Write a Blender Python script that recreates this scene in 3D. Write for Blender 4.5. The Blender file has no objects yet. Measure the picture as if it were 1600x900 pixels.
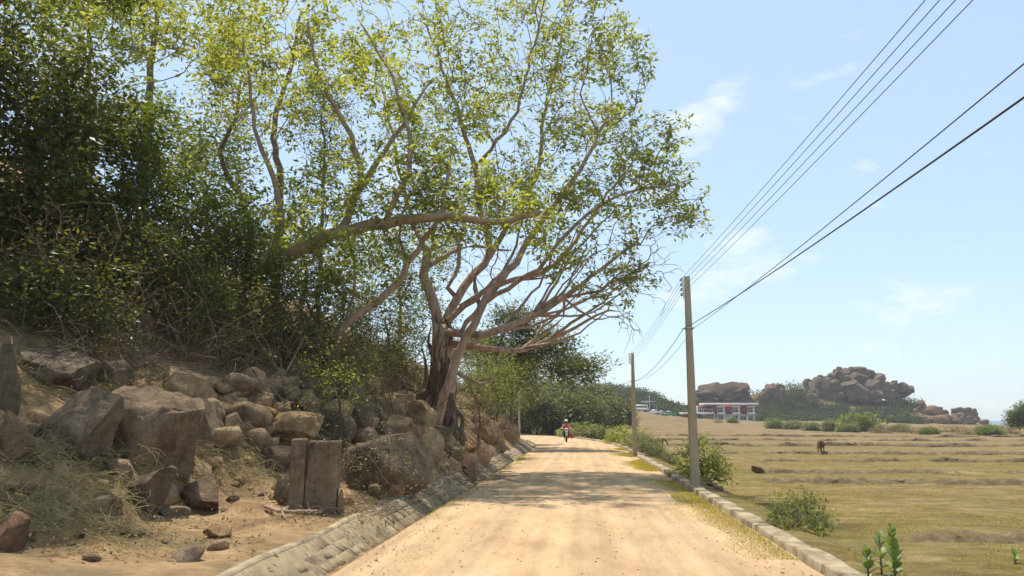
import bpy, bmesh, math, random
import numpy as np
from mathutils import Vector, Matrix
PI = math.pi
R = math.radians
rng = np.random.default_rng(7)
random.seed(7)
scene = bpy.context.scene
COL = scene.collection

# ------------------------------------------------------------------ camera
PITCH, YAW, CAMH = R(9.79), R(4.95), 1.7
cam_d = bpy.data.cameras.new('camera')
cam = bpy.data.objects.new('camera', cam_d)
COL.objects.link(cam)
cam_d.sensor_width = 36.0
cam_d.lens = 27.0
cam_d.clip_start = 0.05
cam_d.clip_end = 20000
cam.location = (0, 0, CAMH)
cam.rotation_euler = (PI / 2 + PITCH, 0, YAW)
scene.camera = cam

# ------------------------------------------------------------------ world, sun, exposure
SUN_EL, SUN_AZ = R(67), R(28)            # azimuth measured from +Y towards -X
S = Vector((-math.sin(SUN_AZ) * math.cos(SUN_EL), math.cos(SUN_AZ) * math.cos(SUN_EL), math.sin(SUN_EL)))
world = bpy.data.worlds.new('World')
scene.world = world
world.use_nodes = True
wn, wl = world.node_tree.nodes, world.node_tree.links
wn.clear()
w_out = wn.new('ShaderNodeOutputWorld')
w_bg = wn.new('ShaderNodeBackground')
w_bg.inputs['Strength'].default_value = 0.14
sky = wn.new('ShaderNodeTexSky')
sky.sky_type = 'NISHITA'
sky.sun_disc = False
sky.sun_elevation = SUN_EL
sky.sun_rotation = -SUN_AZ
sky.air_density = 1.0
sky.dust_density = 0.6
sky.ozone_density = 1.6
tc = wn.new('ShaderNodeTexCoord')
mp = wn.new('ShaderNodeMapping')
mp.inputs['Scale'].default_value = (3.2, 3.2, 8.0)
mp.inputs['Location'].default_value = (1.35, 0.4, 0.3)
nz = wn.new('ShaderNodeTexNoise')
nz.inputs['Scale'].default_value = 1.9
nz.inputs['Detail'].default_value = 9
nz.inputs['Roughness'].default_value = 0.58
rp = wn.new('ShaderNodeValToRGB')
rp.color_ramp.elements[0].position = 0.58
rp.color_ramp.elements[1].position = 0.80
mx = wn.new('ShaderNodeMix')
mx.data_type = 'RGBA'
mx.inputs[7].default_value = (5.3, 5.4, 5.5, 1)
veil = wn.new('ShaderNodeMix')            # thin even haze of a tropical noon sky
veil.data_type = 'RGBA'
veil.inputs[0].default_value = 0.6
veil.inputs[7].default_value = (3.0, 3.85, 4.7, 1)
wl.new(sky.outputs[0], veil.inputs[6])
wl.new(tc.outputs['Generated'], mp.inputs['Vector'])
wl.new(mp.outputs[0], nz.inputs['Vector'])
wl.new(nz.outputs['Fac'], rp.inputs['Fac'])
wl.new(rp.outputs['Color'], mx.inputs[0])
wl.new(veil.outputs[2], mx.inputs[6])
wl.new(mx.outputs[2], w_bg.inputs['Color'])
wl.new(w_bg.outputs[0], w_out.inputs['Surface'])

sun_d = bpy.data.lights.new('sun', 'SUN')
sun_d.energy = 4.0
sun_d.angle = R(0.9)
sun_d.color = (1.0, 0.915, 0.78)
sun = bpy.data.objects.new('sun', sun_d)
COL.objects.link(sun)
sun.rotation_euler = S.to_track_quat('Z', 'Y').to_euler()
sun.location = S * 50

vs = scene.view_settings
vs.view_transform = 'Standard'
vs.look = 'None'
vs.exposure = 0.6
vs.gamma = 1.0
vs.use_curve_mapping = False
scene.cycles.max_bounces = 7
scene.cycles.diffuse_bounces = 3
scene.cycles.transmission_bounces = 4
scene.cycles.transparent_max_bounces = 6

# ------------------------------------------------------------------ projection helper: a pixel of the 1600x900 photo at world depth Y
FW = Vector((-math.sin(YAW) * math.cos(PITCH), math.cos(YAW) * math.cos(PITCH), math.sin(PITCH)))
RT = Vector((math.cos(YAW), math.sin(YAW), 0))
UP = RT.cross(FW)
def ray(px, py):
    return FW + RT * ((px - 800) / 1200) + UP * ((450 - py) / 1200)
def at(px, py, Y):
    d = ray(px, py)
    return Vector((0, 0, CAMH)) + d * (Y / d.y)

# ------------------------------------------------------------------ numpy noise
def _hash(ix, iy, iz):
    n = (ix * 374761393 + iy * 668265263 + iz * 2147483647 * 3 + 1013904223) & 0xFFFFFFFF
    n = ((n ^ (n >> 13)) * 1274126177) & 0xFFFFFFFF
    n = ((n ^ (n >> 16)) * 2246822519) & 0xFFFFFFFF
    return ((n ^ (n >> 15)) & 0xFFFFFF) / float(0xFFFFFF)
def vnoise(P):
    P = np.asarray(P, float)
    I = np.floor(P).astype(np.int64)
    f = P - I
    f = f * f * (3 - 2 * f)
    out = 0
    for dx in (0, 1):
        for dy in (0, 1):
            for dz in (0, 1):
                w = (f[:, 0] if dx else 1 - f[:, 0]) * (f[:, 1] if dy else 1 - f[:, 1]) * (f[:, 2] if dz else 1 - f[:, 2])
                out = out + w * _hash(I[:, 0] + dx, I[:, 1] + dy, I[:, 2] + dz)
    return out * 2 - 1
def fbm(P, oct=4, gain=0.5):
    P = np.asarray(P, float)
    a, s, t = 1.0, 0, 0
    for k in range(oct):
        s = s + a * vnoise(P * 2 ** k + 17.3 * k)
        t += a
        a *= gain
    return s / t
def smooth(a, b, x):
    t = np.clip((np.asarray(x, float) - a) / (b - a), 0, 1)
    return t * t * (3 - 2 * t)

# ------------------------------------------------------------------ mesh helpers
class MB:
    def __init__(self):
        self.V, self.F, self.n, self.T = [], [], 0, []
    def add(self, V, F, t=None):
        V = np.asarray(V, float).reshape(-1, 3)
        self.V.append(V)
        for f in (F if isinstance(F, list) and len(F) and isinstance(F[0], np.ndarray) and F[0].ndim == 2 else [np.asarray(F)]):
            self.F.append(f + self.n)
            if t is not None:
                self.T.append(np.broadcast_to(np.asarray(t, float), (len(f),)))
        self.n += len(V)
    def box(self, c, d, rz=0, M=None):
        x, y, z = np.array(d) / 2
        V = np.array([[-x, -y, -z], [x, -y, -z], [x, y, -z], [-x, y, -z], [-x, -y, z], [x, -y, z], [x, y, z], [-x, y, z]])
        if rz:
            cs, sn = math.cos(rz), math.sin(rz)
            V = V @ np.array([[cs, sn, 0], [-sn, cs, 0], [0, 0, 1]])
        self.add(V + np.array(c), np.array([[0, 3, 2, 1], [4, 5, 6, 7], [0, 1, 5, 4], [1, 2, 6, 5], [2, 3, 7, 6], [3, 0, 4, 7]]))
    def tube(self, pts, rad, k=6, cap=True):
        P = np.asarray(pts, float)
        n = len(P)
        r = np.broadcast_to(np.asarray(rad, float), (n,))
        T = np.gradient(P, axis=0)
        T /= np.linalg.norm(T, axis=1, keepdims=True) + 1e-9
        ref = np.array([0.13, 0.21, 0.97]) if abs(T[0, 2]) < 0.9 else np.array([0.97, 0.13, 0.21])
        A = np.cross(T, ref)
        A /= np.linalg.norm(A, axis=1, keepdims=True) + 1e-9
        B = np.cross(T, A)
        a = np.arange(k) * 2 * PI / k
        V = P[:, None] + r[:, None, None] * (np.cos(a)[None, :, None] * A[:, None] + np.sin(a)[None, :, None] * B[:, None])
        i = np.arange(n - 1)[:, None] * k
        j = np.arange(k)[None]
        jn = (j + 1) % k
        F = np.stack([i + j, i + jn, i + k + jn, i + k + j], -1).reshape(-1, 4)
        self.add(V.reshape(-1, 3), F)
        if cap:
            self.F.append((np.arange(k) + (n - 1) * k + self.n - n * k).reshape(1, k))
            self.F.append((np.arange(k)[::-1] + self.n - n * k).reshape(1, k))
    def build(self, name, m, parent=None, smooth_=False, tint=False):
        return obj(name, mesh(name, np.concatenate(self.V), self.F, m, smooth_, np.concatenate(self.T) if tint else None), parent)

def mesh(name, V, Fs, m=None, smooth_=False, tint=None):
    me = bpy.data.meshes.new(name)
    if not isinstance(Fs, list):
        Fs = [Fs]
    V = np.asarray(V, np.float32)
    me.vertices.add(len(V))
    me.vertices.foreach_set('co', V.ravel())
    loops = np.concatenate([f.ravel() for f in Fs]).astype(np.int32)
    tot = np.concatenate([np.full(len(f), f.shape[1]) for f in Fs])
    st = np.concatenate([[0], np.cumsum(tot)[:-1]]).astype(np.int32)
    me.loops.add(len(loops))
    me.loops.foreach_set('vertex_index', loops)
    me.polygons.add(len(tot))
    me.polygons.foreach_set('loop_start', st)
    me.update(calc_edges=True)
    if smooth_:
        me.polygons.foreach_set('use_smooth', np.ones(len(tot), bool))
    if tint is not None:
        a = me.attributes.new('tint', 'FLOAT', 'FACE')
        a.data.foreach_set('value', np.asarray(tint, np.float32))
    if m:
        me.materials.append(m)
    return me
def obj(name, me, parent=None):
    o = bpy.data.objects.new(name, me)
    COL.objects.link(o)
    if parent:
        o.parent = parent
    return o
def tag(o, label, cat, group=None, kind=None):
    o['label'] = label
    o['category'] = cat
    if group:
        o['group'] = group
    if kind:
        o['kind'] = kind
    return o
def thing(name, label, cat, loc=(0, 0, 0), rz=0, group=None):
    o = bpy.data.objects.new(name, None)
    COL.objects.link(o)
    o.empty_display_size = 0.2
    o.location = loc
    o.rotation_euler = (0, 0, rz)
    return tag(o, label, cat, group)
def dup(root, label, loc, rz=0, scale=1.0, group=None):
    r = root.copy()
    COL.objects.link(r)
    r.location = loc
    r.rotation_euler = (0, 0, rz)
    r.scale = (scale, scale, scale) if not hasattr(scale, '__len__') else scale
    r['label'] = label
    if group:
        r['group'] = group
    for ch in list(root.children):
        c = ch.copy()
        COL.objects.link(c)
        c.parent = r
        for g in list(ch.children):
            d = g.copy()
            COL.objects.link(d)
            d.parent = c
    return r

# ------------------------------------------------------------------ materials
def nodes(name):
    m = bpy.data.materials.new(name)
    m.use_nodes = True
    nt = m.node_tree
    return m, nt.nodes, nt.links, nt.nodes['Principled BSDF']
def ramp(n, stops):
    r = n.new('ShaderNodeValToRGB')
    while len(r.color_ramp.elements) < len(stops):
        r.color_ramp.elements.new(0.5)
    for e, (p, c) in zip(r.color_ramp.elements, stops):
        e.position = p
        e.color = (*c, 1)
    return r
def noise_node(n, l, vec, scale, detail=6, rough=0.6, stretch=None):
    t = n.new('ShaderNodeTexNoise')
    t.inputs['Scale'].default_value = scale
    t.inputs['Detail'].default_value = detail
    t.inputs['Roughness'].default_value = rough
    if stretch:
        q = n.new('ShaderNodeMapping')
        q.inputs['Scale'].default_value = stretch
        l.new(vec, q.inputs['Vector'])
        vec = q.outputs[0]
    l.new(vec, t.inputs['Vector'])
    return t.outputs['Fac']
def mixc(n, l, fac, a, b, mode='MIX'):
    x = n.new('ShaderNodeMix')
    x.data_type = 'RGBA'
    x.blend_type = mode
    for s, v in ((0, fac), (6, a), (7, b)):
        if isinstance(v, (int, float)):
            x.inputs[s].default_value = v
        elif isinstance(v, tuple):
            x.inputs[s].default_value = (*v, 1)
        else:
            l.new(v, x.inputs[s])
    return x.outputs[2]
def bumpn(n, l, h, dist, strength=1.0):
    b = n.new('ShaderNodeBump')
    b.inputs['Distance'].default_value = dist
    b.inputs['Strength'].default_value = strength
    l.new(h, b.inputs['Height'])
    return b.outputs[0]
def mat(name, stops, scale=3, detail=7, rough=0.9, bump=0.0, bscale=None, stretch=None, stain=None, stain_scale=0.6, spec=0.2, coord='pos', stain_rng=(0.5, 0.66)):
    m, n, l, b = nodes(name)
    if coord == 'pos':
        v = n.new('ShaderNodeNewGeometry').outputs['Position']
    else:
        v = n.new('ShaderNodeTexCoord').outputs['Object']
    f = noise_node(n, l, v, scale, detail, 0.65, stretch)
    r = ramp(n, stops)
    l.new(f, r.inputs['Fac'])
    c = r.outputs['Color']
    if stain:
        g = noise_node(n, l, v, stain_scale, 5, 0.6)
        rr = ramp(n, [(stain_rng[0], (0, 0, 0)), (stain_rng[1], (1, 1, 1))])
        l.new(g, rr.inputs['Fac'])
        c = mixc(n, l, rr.outputs['Color'], c, stain)
    l.new(c, b.inputs['Base Color'])
    b.inputs['Roughness'].default_value = rough
    b.inputs['Specular IOR Level'].default_value = spec
    if bump:
        h = noise_node(n, l, v, bscale or scale * 4, 6, 0.65, stretch)
        l.new(bumpn(n, l, h, bump), b.inputs['Normal'])
    return m
def plain(name, c, rough=0.6, metal=0.0, spec=0.3):
    k = 0.82
    m = mat(name, [(0.3, tuple(x * k for x in c)), (0.7, c)], scale=2.5, rough=rough, spec=spec)
    m.node_tree.nodes['Principled BSDF'].inputs['Metallic'].default_value = metal
    return m
def leafmat(name, dark, light, trans=0.45, gloss=0.35):
    m, n, l, b = nodes(name)
    at_ = n.new('ShaderNodeAttribute')
    at_.attribute_name = 'tint'
    r = ramp(n, [(0.0, dark), (1.0, light)])
    l.new(at_.outputs['Fac'], r.inputs['Fac'])
    l.new(r.outputs['Color'], b.inputs['Base Color'])
    b.inputs['Roughness'].default_value = 0.5
    b.inputs['Specular IOR Level'].default_value = gloss
    t = n.new('ShaderNodeBsdfTranslucent')
    tcol = mixc(n, l, 1.0, r.outputs['Color'], (1.55, 1.5, 0.6), 'MULTIPLY')
    l.new(tcol, t.inputs['Color'])
    x = n.new('ShaderNodeMixShader')
    x.inputs[0].default_value = trans
    l.new(b.outputs[0], x.inputs[1])
    l.new(t.outputs[0], x.inputs[2])
    l.new(x.outputs[0], n['Material Output'].inputs['Surface'])
    return m
def rockmat(name, a, b_, c, stain, bump=0.03):
    """granite: two-tone mottling, dark lichen stains, object colour as the boulder's own tint"""
    m, n, l, b = nodes(name)
    v = n.new('ShaderNodeNewGeometry').outputs['Position']
    f = noise_node(n, l, v, 3.2, 12, 0.78)
    r = ramp(n, [(0.32, a), (0.5, b_), (0.68, c)])
    l.new(f, r.inputs['Fac'])
    g = noise_node(n, l, v, 1.1, 8, 0.62)
    rr = ramp(n, [(0.5, (0, 0, 0)), (0.64, (1, 1, 1))])
    l.new(g, rr.inputs['Fac'])
    oi = n.new('ShaderNodeObjectInfo')
    col = mixc(n, l, 1.0, r.outputs['Color'], oi.outputs['Color'], 'MULTIPLY')
    fk = n.new('ShaderNodeMath')
    fk.operation = 'MULTIPLY'
    fk.inputs[1].default_value = 0.5
    l.new(rr.outputs['Color'], fk.inputs[0])
    col = mixc(n, l, fk.outputs[0], col, stain)
    dn = n.new('ShaderNodeTexNoise')
    dn.inputs['Scale'].default_value = 2.5
    dn.inputs['Detail'].default_value = 5
    l.new(v, dn.inputs['Vector'])
    dv = mixc(n, l, 0.35, v, dn.outputs['Color'], 'ADD')
    vo = n.new('ShaderNodeTexVoronoi')
    vo.feature = 'DISTANCE_TO_EDGE'
    vo.inputs['Scale'].default_value = 0.8
    l.new(dv, vo.inputs['Vector'])
    rc = ramp(n, [(0.0, (0.45, 0.42, 0.4)), (0.022, (1, 1, 1))])
    l.new(vo.outputs['Distance'], rc.inputs['Fac'])
    if bump < 0.1:
        col = mixc(n, l, 0.45, col, rc.outputs['Color'], 'MULTIPLY')
    stn = noise_node(n, l, v, 3.0, 7, 0.7, (1, 1, 0.16))
    rst = ramp(n, [(0.38, (0.72, 0.70, 0.68)), (0.6, (1.1, 1.1, 1.1))])
    l.new(stn, rst.inputs['Fac'])
    col = mixc(n, l, 1.0, col, rst.outputs['Color'], 'MULTIPLY')
    sp = noise_node(n, l, v, 55, 3, 0.7)
    rs = ramp(n, [(0.35, (0.72, 0.72, 0.72)), (0.65, (1.15, 1.13, 1.1))])
    l.new(sp, rs.inputs['Fac'])
    col = mixc(n, l, 1.0, col, rs.outputs['Color'], 'MULTIPLY')
    l.new(col, b.inputs['Base Color'])
    b.inputs['Roughness'].default_value = 0.88
    b.inputs['Specular IOR Level'].default_value = 0.2
    h = noise_node(n, l, v, 6, 12, 0.76)
    l.new(bumpn(n, l, h, bump * 5), b.inputs['Normal'])
    return m
M = {}
M['rock'] = rockmat('granite', (0.175, 0.132, 0.09), (0.325, 0.25, 0.17), (0.47, 0.37, 0.255), (0.105, 0.084, 0.062))
M['rock_far'] = rockmat('far_granite', (0.22, 0.16, 0.115), (0.36, 0.265, 0.19), (0.45, 0.345, 0.25), (0.17, 0.13, 0.10), 0.3)
M['bark_fig'] = mat('fig_bark', [(0.3, (0.20, 0.13, 0.095)), (0.5, (0.40, 0.28, 0.21)), (0.7, (0.54, 0.40, 0.31))], 6, rough=0.9, bump=0.03, bscale=16, stretch=(1, 1, 0.35))
M['bark_dark'] = mat('dark_bark', [(0.3, (0.075, 0.045, 0.033)), (0.7, (0.22, 0.135, 0.095))], 7, rough=0.95, bump=0.05, bscale=14, stretch=(1, 1, 0.25))
M['bark_smooth'] = mat('smooth_tan_bark', [(0.3, (0.22, 0.15, 0.10)), (0.55, (0.36, 0.25, 0.165)), (0.75, (0.45, 0.33, 0.22))], 4, rough=0.85, bump=0.012, bscale=20)
M['bark_grey'] = mat('grey_bark', [(0.3, (0.10, 0.08, 0.062)), (0.7, (0.24, 0.19, 0.145))], 6, rough=0.92, bump=0.02, bscale=18)
M['twig'] = mat('dry_twig', [(0.3, (0.16, 0.12, 0.08)), (0.7, (0.40, 0.32, 0.21))], 1.7, rough=0.9)
M['vine'] = mat('brown_vine', [(0.3, (0.11, 0.07, 0.045)), (0.7, (0.30, 0.205, 0.13))], 1.3, rough=0.95)
M['straw'] = mat('straw', [(0.3, (0.20, 0.15, 0.075)), (0.5, (0.32, 0.26, 0.12)), (0.7, (0.47, 0.39, 0.20))], 2.4, rough=0.9)
M['leaf_fig'] = leafmat('fig_leaf', (0.13, 0.165, 0.032), (0.345, 0.36, 0.085), 0.6)
M['leaf_yel'] = leafmat('yellow_green_leaf', (0.14, 0.165, 0.03), (0.36, 0.35, 0.075), 0.58)
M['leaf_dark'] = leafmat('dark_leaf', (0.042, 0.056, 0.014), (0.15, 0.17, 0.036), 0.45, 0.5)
M['leaf_mid'] = leafmat('mid_leaf', (0.07, 0.10, 0.02), (0.22, 0.25, 0.055), 0.5, 0.5)
M['leaf_bright'] = leafmat('bright_leaf', (0.17, 0.21, 0.035), (0.44, 0.45, 0.11), 0.5)
M['leaf_grey'] = leafmat('grey_green_leaf', (0.10, 0.115, 0.048), (0.25, 0.25, 0.11), 0.42)
M['leaf_dry'] = leafmat('dry_leaf', (0.14, 0.095, 0.05), (0.32, 0.24, 0.12), 0.3, 0.1)
M['leaf_far'] = leafmat('far_scrub_leaf', (0.026, 0.042, 0.014), (0.08, 0.10, 0.032), 0.3, 0.1)
M['leaf_calo'] = leafmat('milkweed_leaf', (0.12, 0.19, 0.06), (0.26, 0.34, 0.13), 0.3)
M['flower'] = plain('orange_petals', (0.75, 0.42, 0.05))
M['concrete'] = mat('weathered_concrete', [(0.3, (0.21, 0.165, 0.105)), (0.55, (0.37, 0.30, 0.195)), (0.75, (0.47, 0.385, 0.26))], 3.5, rough=0.92, bump=0.008, bscale=40, stain=(0.13, 0.105, 0.07), stain_scale=2.2)
M['lining'] = mat('lining_stone', [(0.3, (0.21, 0.16, 0.095)), (0.5, (0.31, 0.245, 0.15)), (0.72, (0.42, 0.34, 0.22))], 4.5, rough=0.93, bump=0.015, bscale=22, stain=(0.15, 0.12, 0.08), stain_scale=1.3)
_n, _l = M['lining'].node_tree.nodes, M['lining'].node_tree.links
_b = _n['Principled BSDF']
_src = _b.inputs['Base Color'].links[0].from_socket
_oi = _n.new('ShaderNodeObjectInfo')
_c = mixc(_n, _l, 1.0, _src, _oi.outputs['Color'], 'MULTIPLY')
_g = noise_node(_n, _l, _n.new('ShaderNodeNewGeometry').outputs['Position'], 1.7, 8, 0.7)
_r = ramp(_n, [(0.42, (0, 0, 0)), (0.7, (0.6, 0.6, 0.6))])
_l.new(_g, _r.inputs['Fac'])
_l.new(mixc(_n, _l, _r.outputs['Color'], _c, (0.30, 0.215, 0.125)), _b.inputs['Base Color'])
M['mortar'] = mat('dirty_mortar', [(0.3, (0.21, 0.16, 0.095)), (0.7, (0.35, 0.27, 0.165))], 5, rough=0.95, bump=0.01, bscale=40)
M['pole'] = mat('pole_concrete', [(0.3, (0.33, 0.26, 0.17)), (0.7, (0.45, 0.36, 0.24))], 1.8, rough=0.9, bump=0.004, bscale=50)
M['white'] = plain('white_paint', (0.88, 0.86, 0.82))
M['cream'] = plain('cream_plaster', (0.60, 0.52, 0.45))
M['pink'] = plain('pinkish_plaster', (0.42, 0.29, 0.25))
M['red'] = plain('dark_red_brick_paint', (0.27, 0.055, 0.045))
M['glass'] = plain('window_glass', (0.05, 0.06, 0.07), 0.15, 0.0, 0.6)
M['black'] = plain('black_plastic', (0.02, 0.02, 0.022), 0.5)
M['tyre'] = plain('rubber', (0.025, 0.024, 0.023), 0.85)
M['steel'] = plain('steel', (0.5, 0.5, 0.5), 0.35, 0.8)
M['wire'] = plain('wire_sheath', (0.035, 0.035, 0.04), 0.6)
M['wire_al'] = plain('dull_wire', (0.12, 0.12, 0.13), 0.5)
M['ceramic'] = plain('insulator_ceramic', (0.5, 0.5, 0.5), 0.3)
# ------------------------------------------------------------------ terrain functions
def xc(y):
    y = np.asarray(y, float)
    t = np.clip(y - 45, 0, 75)
    return -(t ** 2) / 294 - 0.51 * np.clip(y - 120, 0, None)
MOUNDS = [(103, 326, 28, 30, 11), (124, 326, 16, 22, 3.5), (60, 318, 22, 24, 7), (82, 318, 14, 18, 5), (16, 300, 24, 30, 9.0), (-25, 260, 40, 60, 10), (-8, 185, 26, 45, 4.5)]
BUNDS = [(15.8, 0.012, 0.13), (29.5, -0.03, 0.2), (33.5, 0.03, 0.22), (45, -0.02, 0.18), (54, 0.015, 0.24), (70, 0.02, 0.26), (88, -0.015, 0.2), (110, 0.01, 0.22), (135, 0.0, 0.25), (160, 0.01, 0.25)]
U_CAP, U_KERB = -3.50, 2.91
def H(x, y):
    x = np.atleast_1d(np.asarray(x, float))
    y = np.atleast_1d(np.asarray(y, float))
    x, y = np.broadcast_arrays(x, y)
    u = x - xc(y)
    P3 = np.stack([x, y, np.zeros_like(x)], -1).reshape(-1, 3)
    n1 = fbm(P3 * 0.55, 4).reshape(x.shape)
    n2 = fbm(P3 * 2.3 + 9.1, 3).reshape(x.shape)
    # hillside (left)
    s = np.clip(-u + U_CAP, 0, None)
    k = smooth(11, 23, y)
    zn = 0.10 * np.minimum(s, 2.4) + 0.62 * np.clip(s - 2.4, 0, 6) + 0.55 * np.clip(s - 8.4, 0, 50)
    zf = 0.85 * np.minimum(s, 5) + 0.5 * np.clip(s - 5, 0, 55)
    zl = zn * (1 - k) + zf * k
    zl = zl * (1 - 0.93 * smooth(46, 72, y))
    zl = 0.19 + zl + smooth(0.1, 1.4, s) * (0.28 * n1 + 0.09 * n2) * (1 - 0.6 * smooth(60, 90, y))
    # field (right)
    q = np.clip(u - U_KERB, 0, None)
    zr = 0.07 - 0.62 * smooth(0.25, 2.0, q)
    step = np.zeros_like(zr)
    for (yb, sl, h) in BUNDS:
        d = y - (yb + sl * x + 0.35 * np.sin(x * 0.31 + yb)) + 0.16 * n2 + 0.12 * n1
        step = step + 0.6 * h * smooth(-0.1, 0.3, d) - 0.6 * h * smooth(0.5, yb * 0.22 + 2, d) + 0.2 * h * np.exp(-((d - 0.3) / 0.28) ** 2)
    zr = zr + step * smooth(1.5, 3.5, q)
    zr = zr + smooth(0.1, 1.0, q) * (0.05 * n1 + 0.025 * n2)
    zr = zr + 1.75 * smooth(165, 245, y) * (1 - 0.95 * smooth(85, 122, x))
    z = np.where(u < 0, zl, zr)
    far = smooth(120, 160, y)
    zz = z
    for (mx_, my_, rx, ry, h) in MOUNDS:
        g = np.exp(-((x - mx_) / rx) ** 2 - ((y - my_) / ry) ** 2)
        zz = zz + h * g * smooth(2, 12, np.abs(u))
    zz = zz + far * 0.5 * n1
    zz = zz - 12 * smooth(335, 430, y) * smooth(60, 120, x) - 12 * smooth(420, 640, y)
    return zz
def h1(x, y):
    return float(H(x, y)[0])
_gx, _gy = np.arange(-45, 45, 0.12), np.arange(4, 62, 0.12)
_GH = H(*np.meshgrid(_gx, _gy))
def Hc(x, y):
    x, y = np.asarray(x, float), np.asarray(y, float)
    inside = (x > -44.5) & (x < 44.5) & (y > 4.2) & (y < 61.5)
    fx = np.clip((x + 45) / 0.12, 0, len(_gx) - 2)
    fy = np.clip((y - 4) / 0.12, 0, len(_gy) - 2)
    i, j = fx.astype(int), fy.astype(int)
    a, b = fx - i, fy - j
    g = (_GH[j, i] * (1 - a) + _GH[j, i + 1] * a) * (1 - b) + (_GH[j + 1, i] * (1 - a) + _GH[j + 1, i + 1] * a) * b
    if inside.all():
        return g
    out = g.copy()
    m = ~inside
    out[m] = H(x[m], y[m])
    return out
_YH = np.concatenate([np.arange(5.0, 60, 0.1), np.arange(60, 400.0, 1.0)])
def hit(px, py, y0=5.0, y1=400.0):
    """first place where the sight line of a pixel meets the ground"""
    d = ray(px, py)
    for Y in (_YH[:480], _YH):
        Xs = d.x / d.y * Y
        Zs = CAMH + d.z / d.y * Y
        u = Xs - xc(Y)
        hz = np.where((u > -2.75) & (u < U_KERB), 0.0, Hc(Xs, Y))
        b = np.nonzero(Zs <= hz)[0]
        if len(b):
            break
    i = b[0] if len(b) else len(Y) - 1
    return float(Xs[i]), float(Y[i]), float(hz[i])
def sheet(name, us, ys, zfun, m, bottom=False):
    U, Yg = np.meshgrid(us, ys)
    X = U + xc(Yg)
    Z = zfun(U, X, Yg)
    V = np.stack([X, Yg, Z], -1).reshape(-1, 3)
    a, b = U.shape
    i = np.arange(a - 1)[:, None] * b + np.arange(b - 1)[None]
    F = np.stack([i, i + 1, i + b + 1, i + b], -1).reshape(-1, 4)
    return obj(name, mesh(name, V, F, m, True))

# ------------------------------------------------------------------ ground materials
def road_material():
    m, n, l, b = nodes('sandy_road')
    v = n.new('ShaderNodeNewGeometry').outputs['Position']
    f = noise_node(n, l, v, 1.3, 9, 0.7, (1.0, 0.32, 1))
    r = ramp(n, [(0.30, (0.37, 0.245, 0.14)), (0.5, (0.50, 0.35, 0.205)), (0.70, (0.60, 0.44, 0.27))])
    l.new(f, r.inputs['Fac'])
    tr = noise_node(n, l, v, 1.0, 4, 0.5, (2.6, 0.03, 1))     # wheel tracks along the road
    rt = ramp(n, [(0.40, (0.86, 0.85, 0.83)), (0.62, (1.08, 1.07, 1.05))])
    l.new(tr, rt.inputs['Fac'])
    c = mixc(n, l, 1.0, r.outputs['Color'], rt.outputs['Color'], 'MULTIPLY')
    g = noise_node(n, l, v, 42, 4, 0.75)
    rg = ramp(n, [(0.34, (0.83, 0.82, 0.80)), (0.66, (1.12, 1.12, 1.12))])
    l.new(g, rg.inputs['Fac'])
    c = mixc(n, l, 1.0, c, rg.outputs['Color'], 'MULTIPLY')
    d = noise_node(n, l, v, 0.9, 7, 0.7, (1.0, 0.7, 1))         # scattered darker litter patches
    rd = ramp(n, [(0.57, (0, 0, 0)), (0.70, (0.35, 0.35, 0.35))])
    l.new(d, rd.inputs['Fac'])
    c = mixc(n, l, rd.outputs['Color'], c, (0.24, 0.155, 0.075))
    l.new(c, b.inputs['Base Color'])
    b.inputs['Roughness'].default_value = 0.95
    b.inputs['Specular IOR Level'].default_value = 0.1
    hh = noise_node(n, l, v, 11, 12, 0.8, (1.0, 0.6, 1))
    l.new(bumpn(n, l, hh, 0.022), b.inputs['Normal'])
    return m
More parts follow.
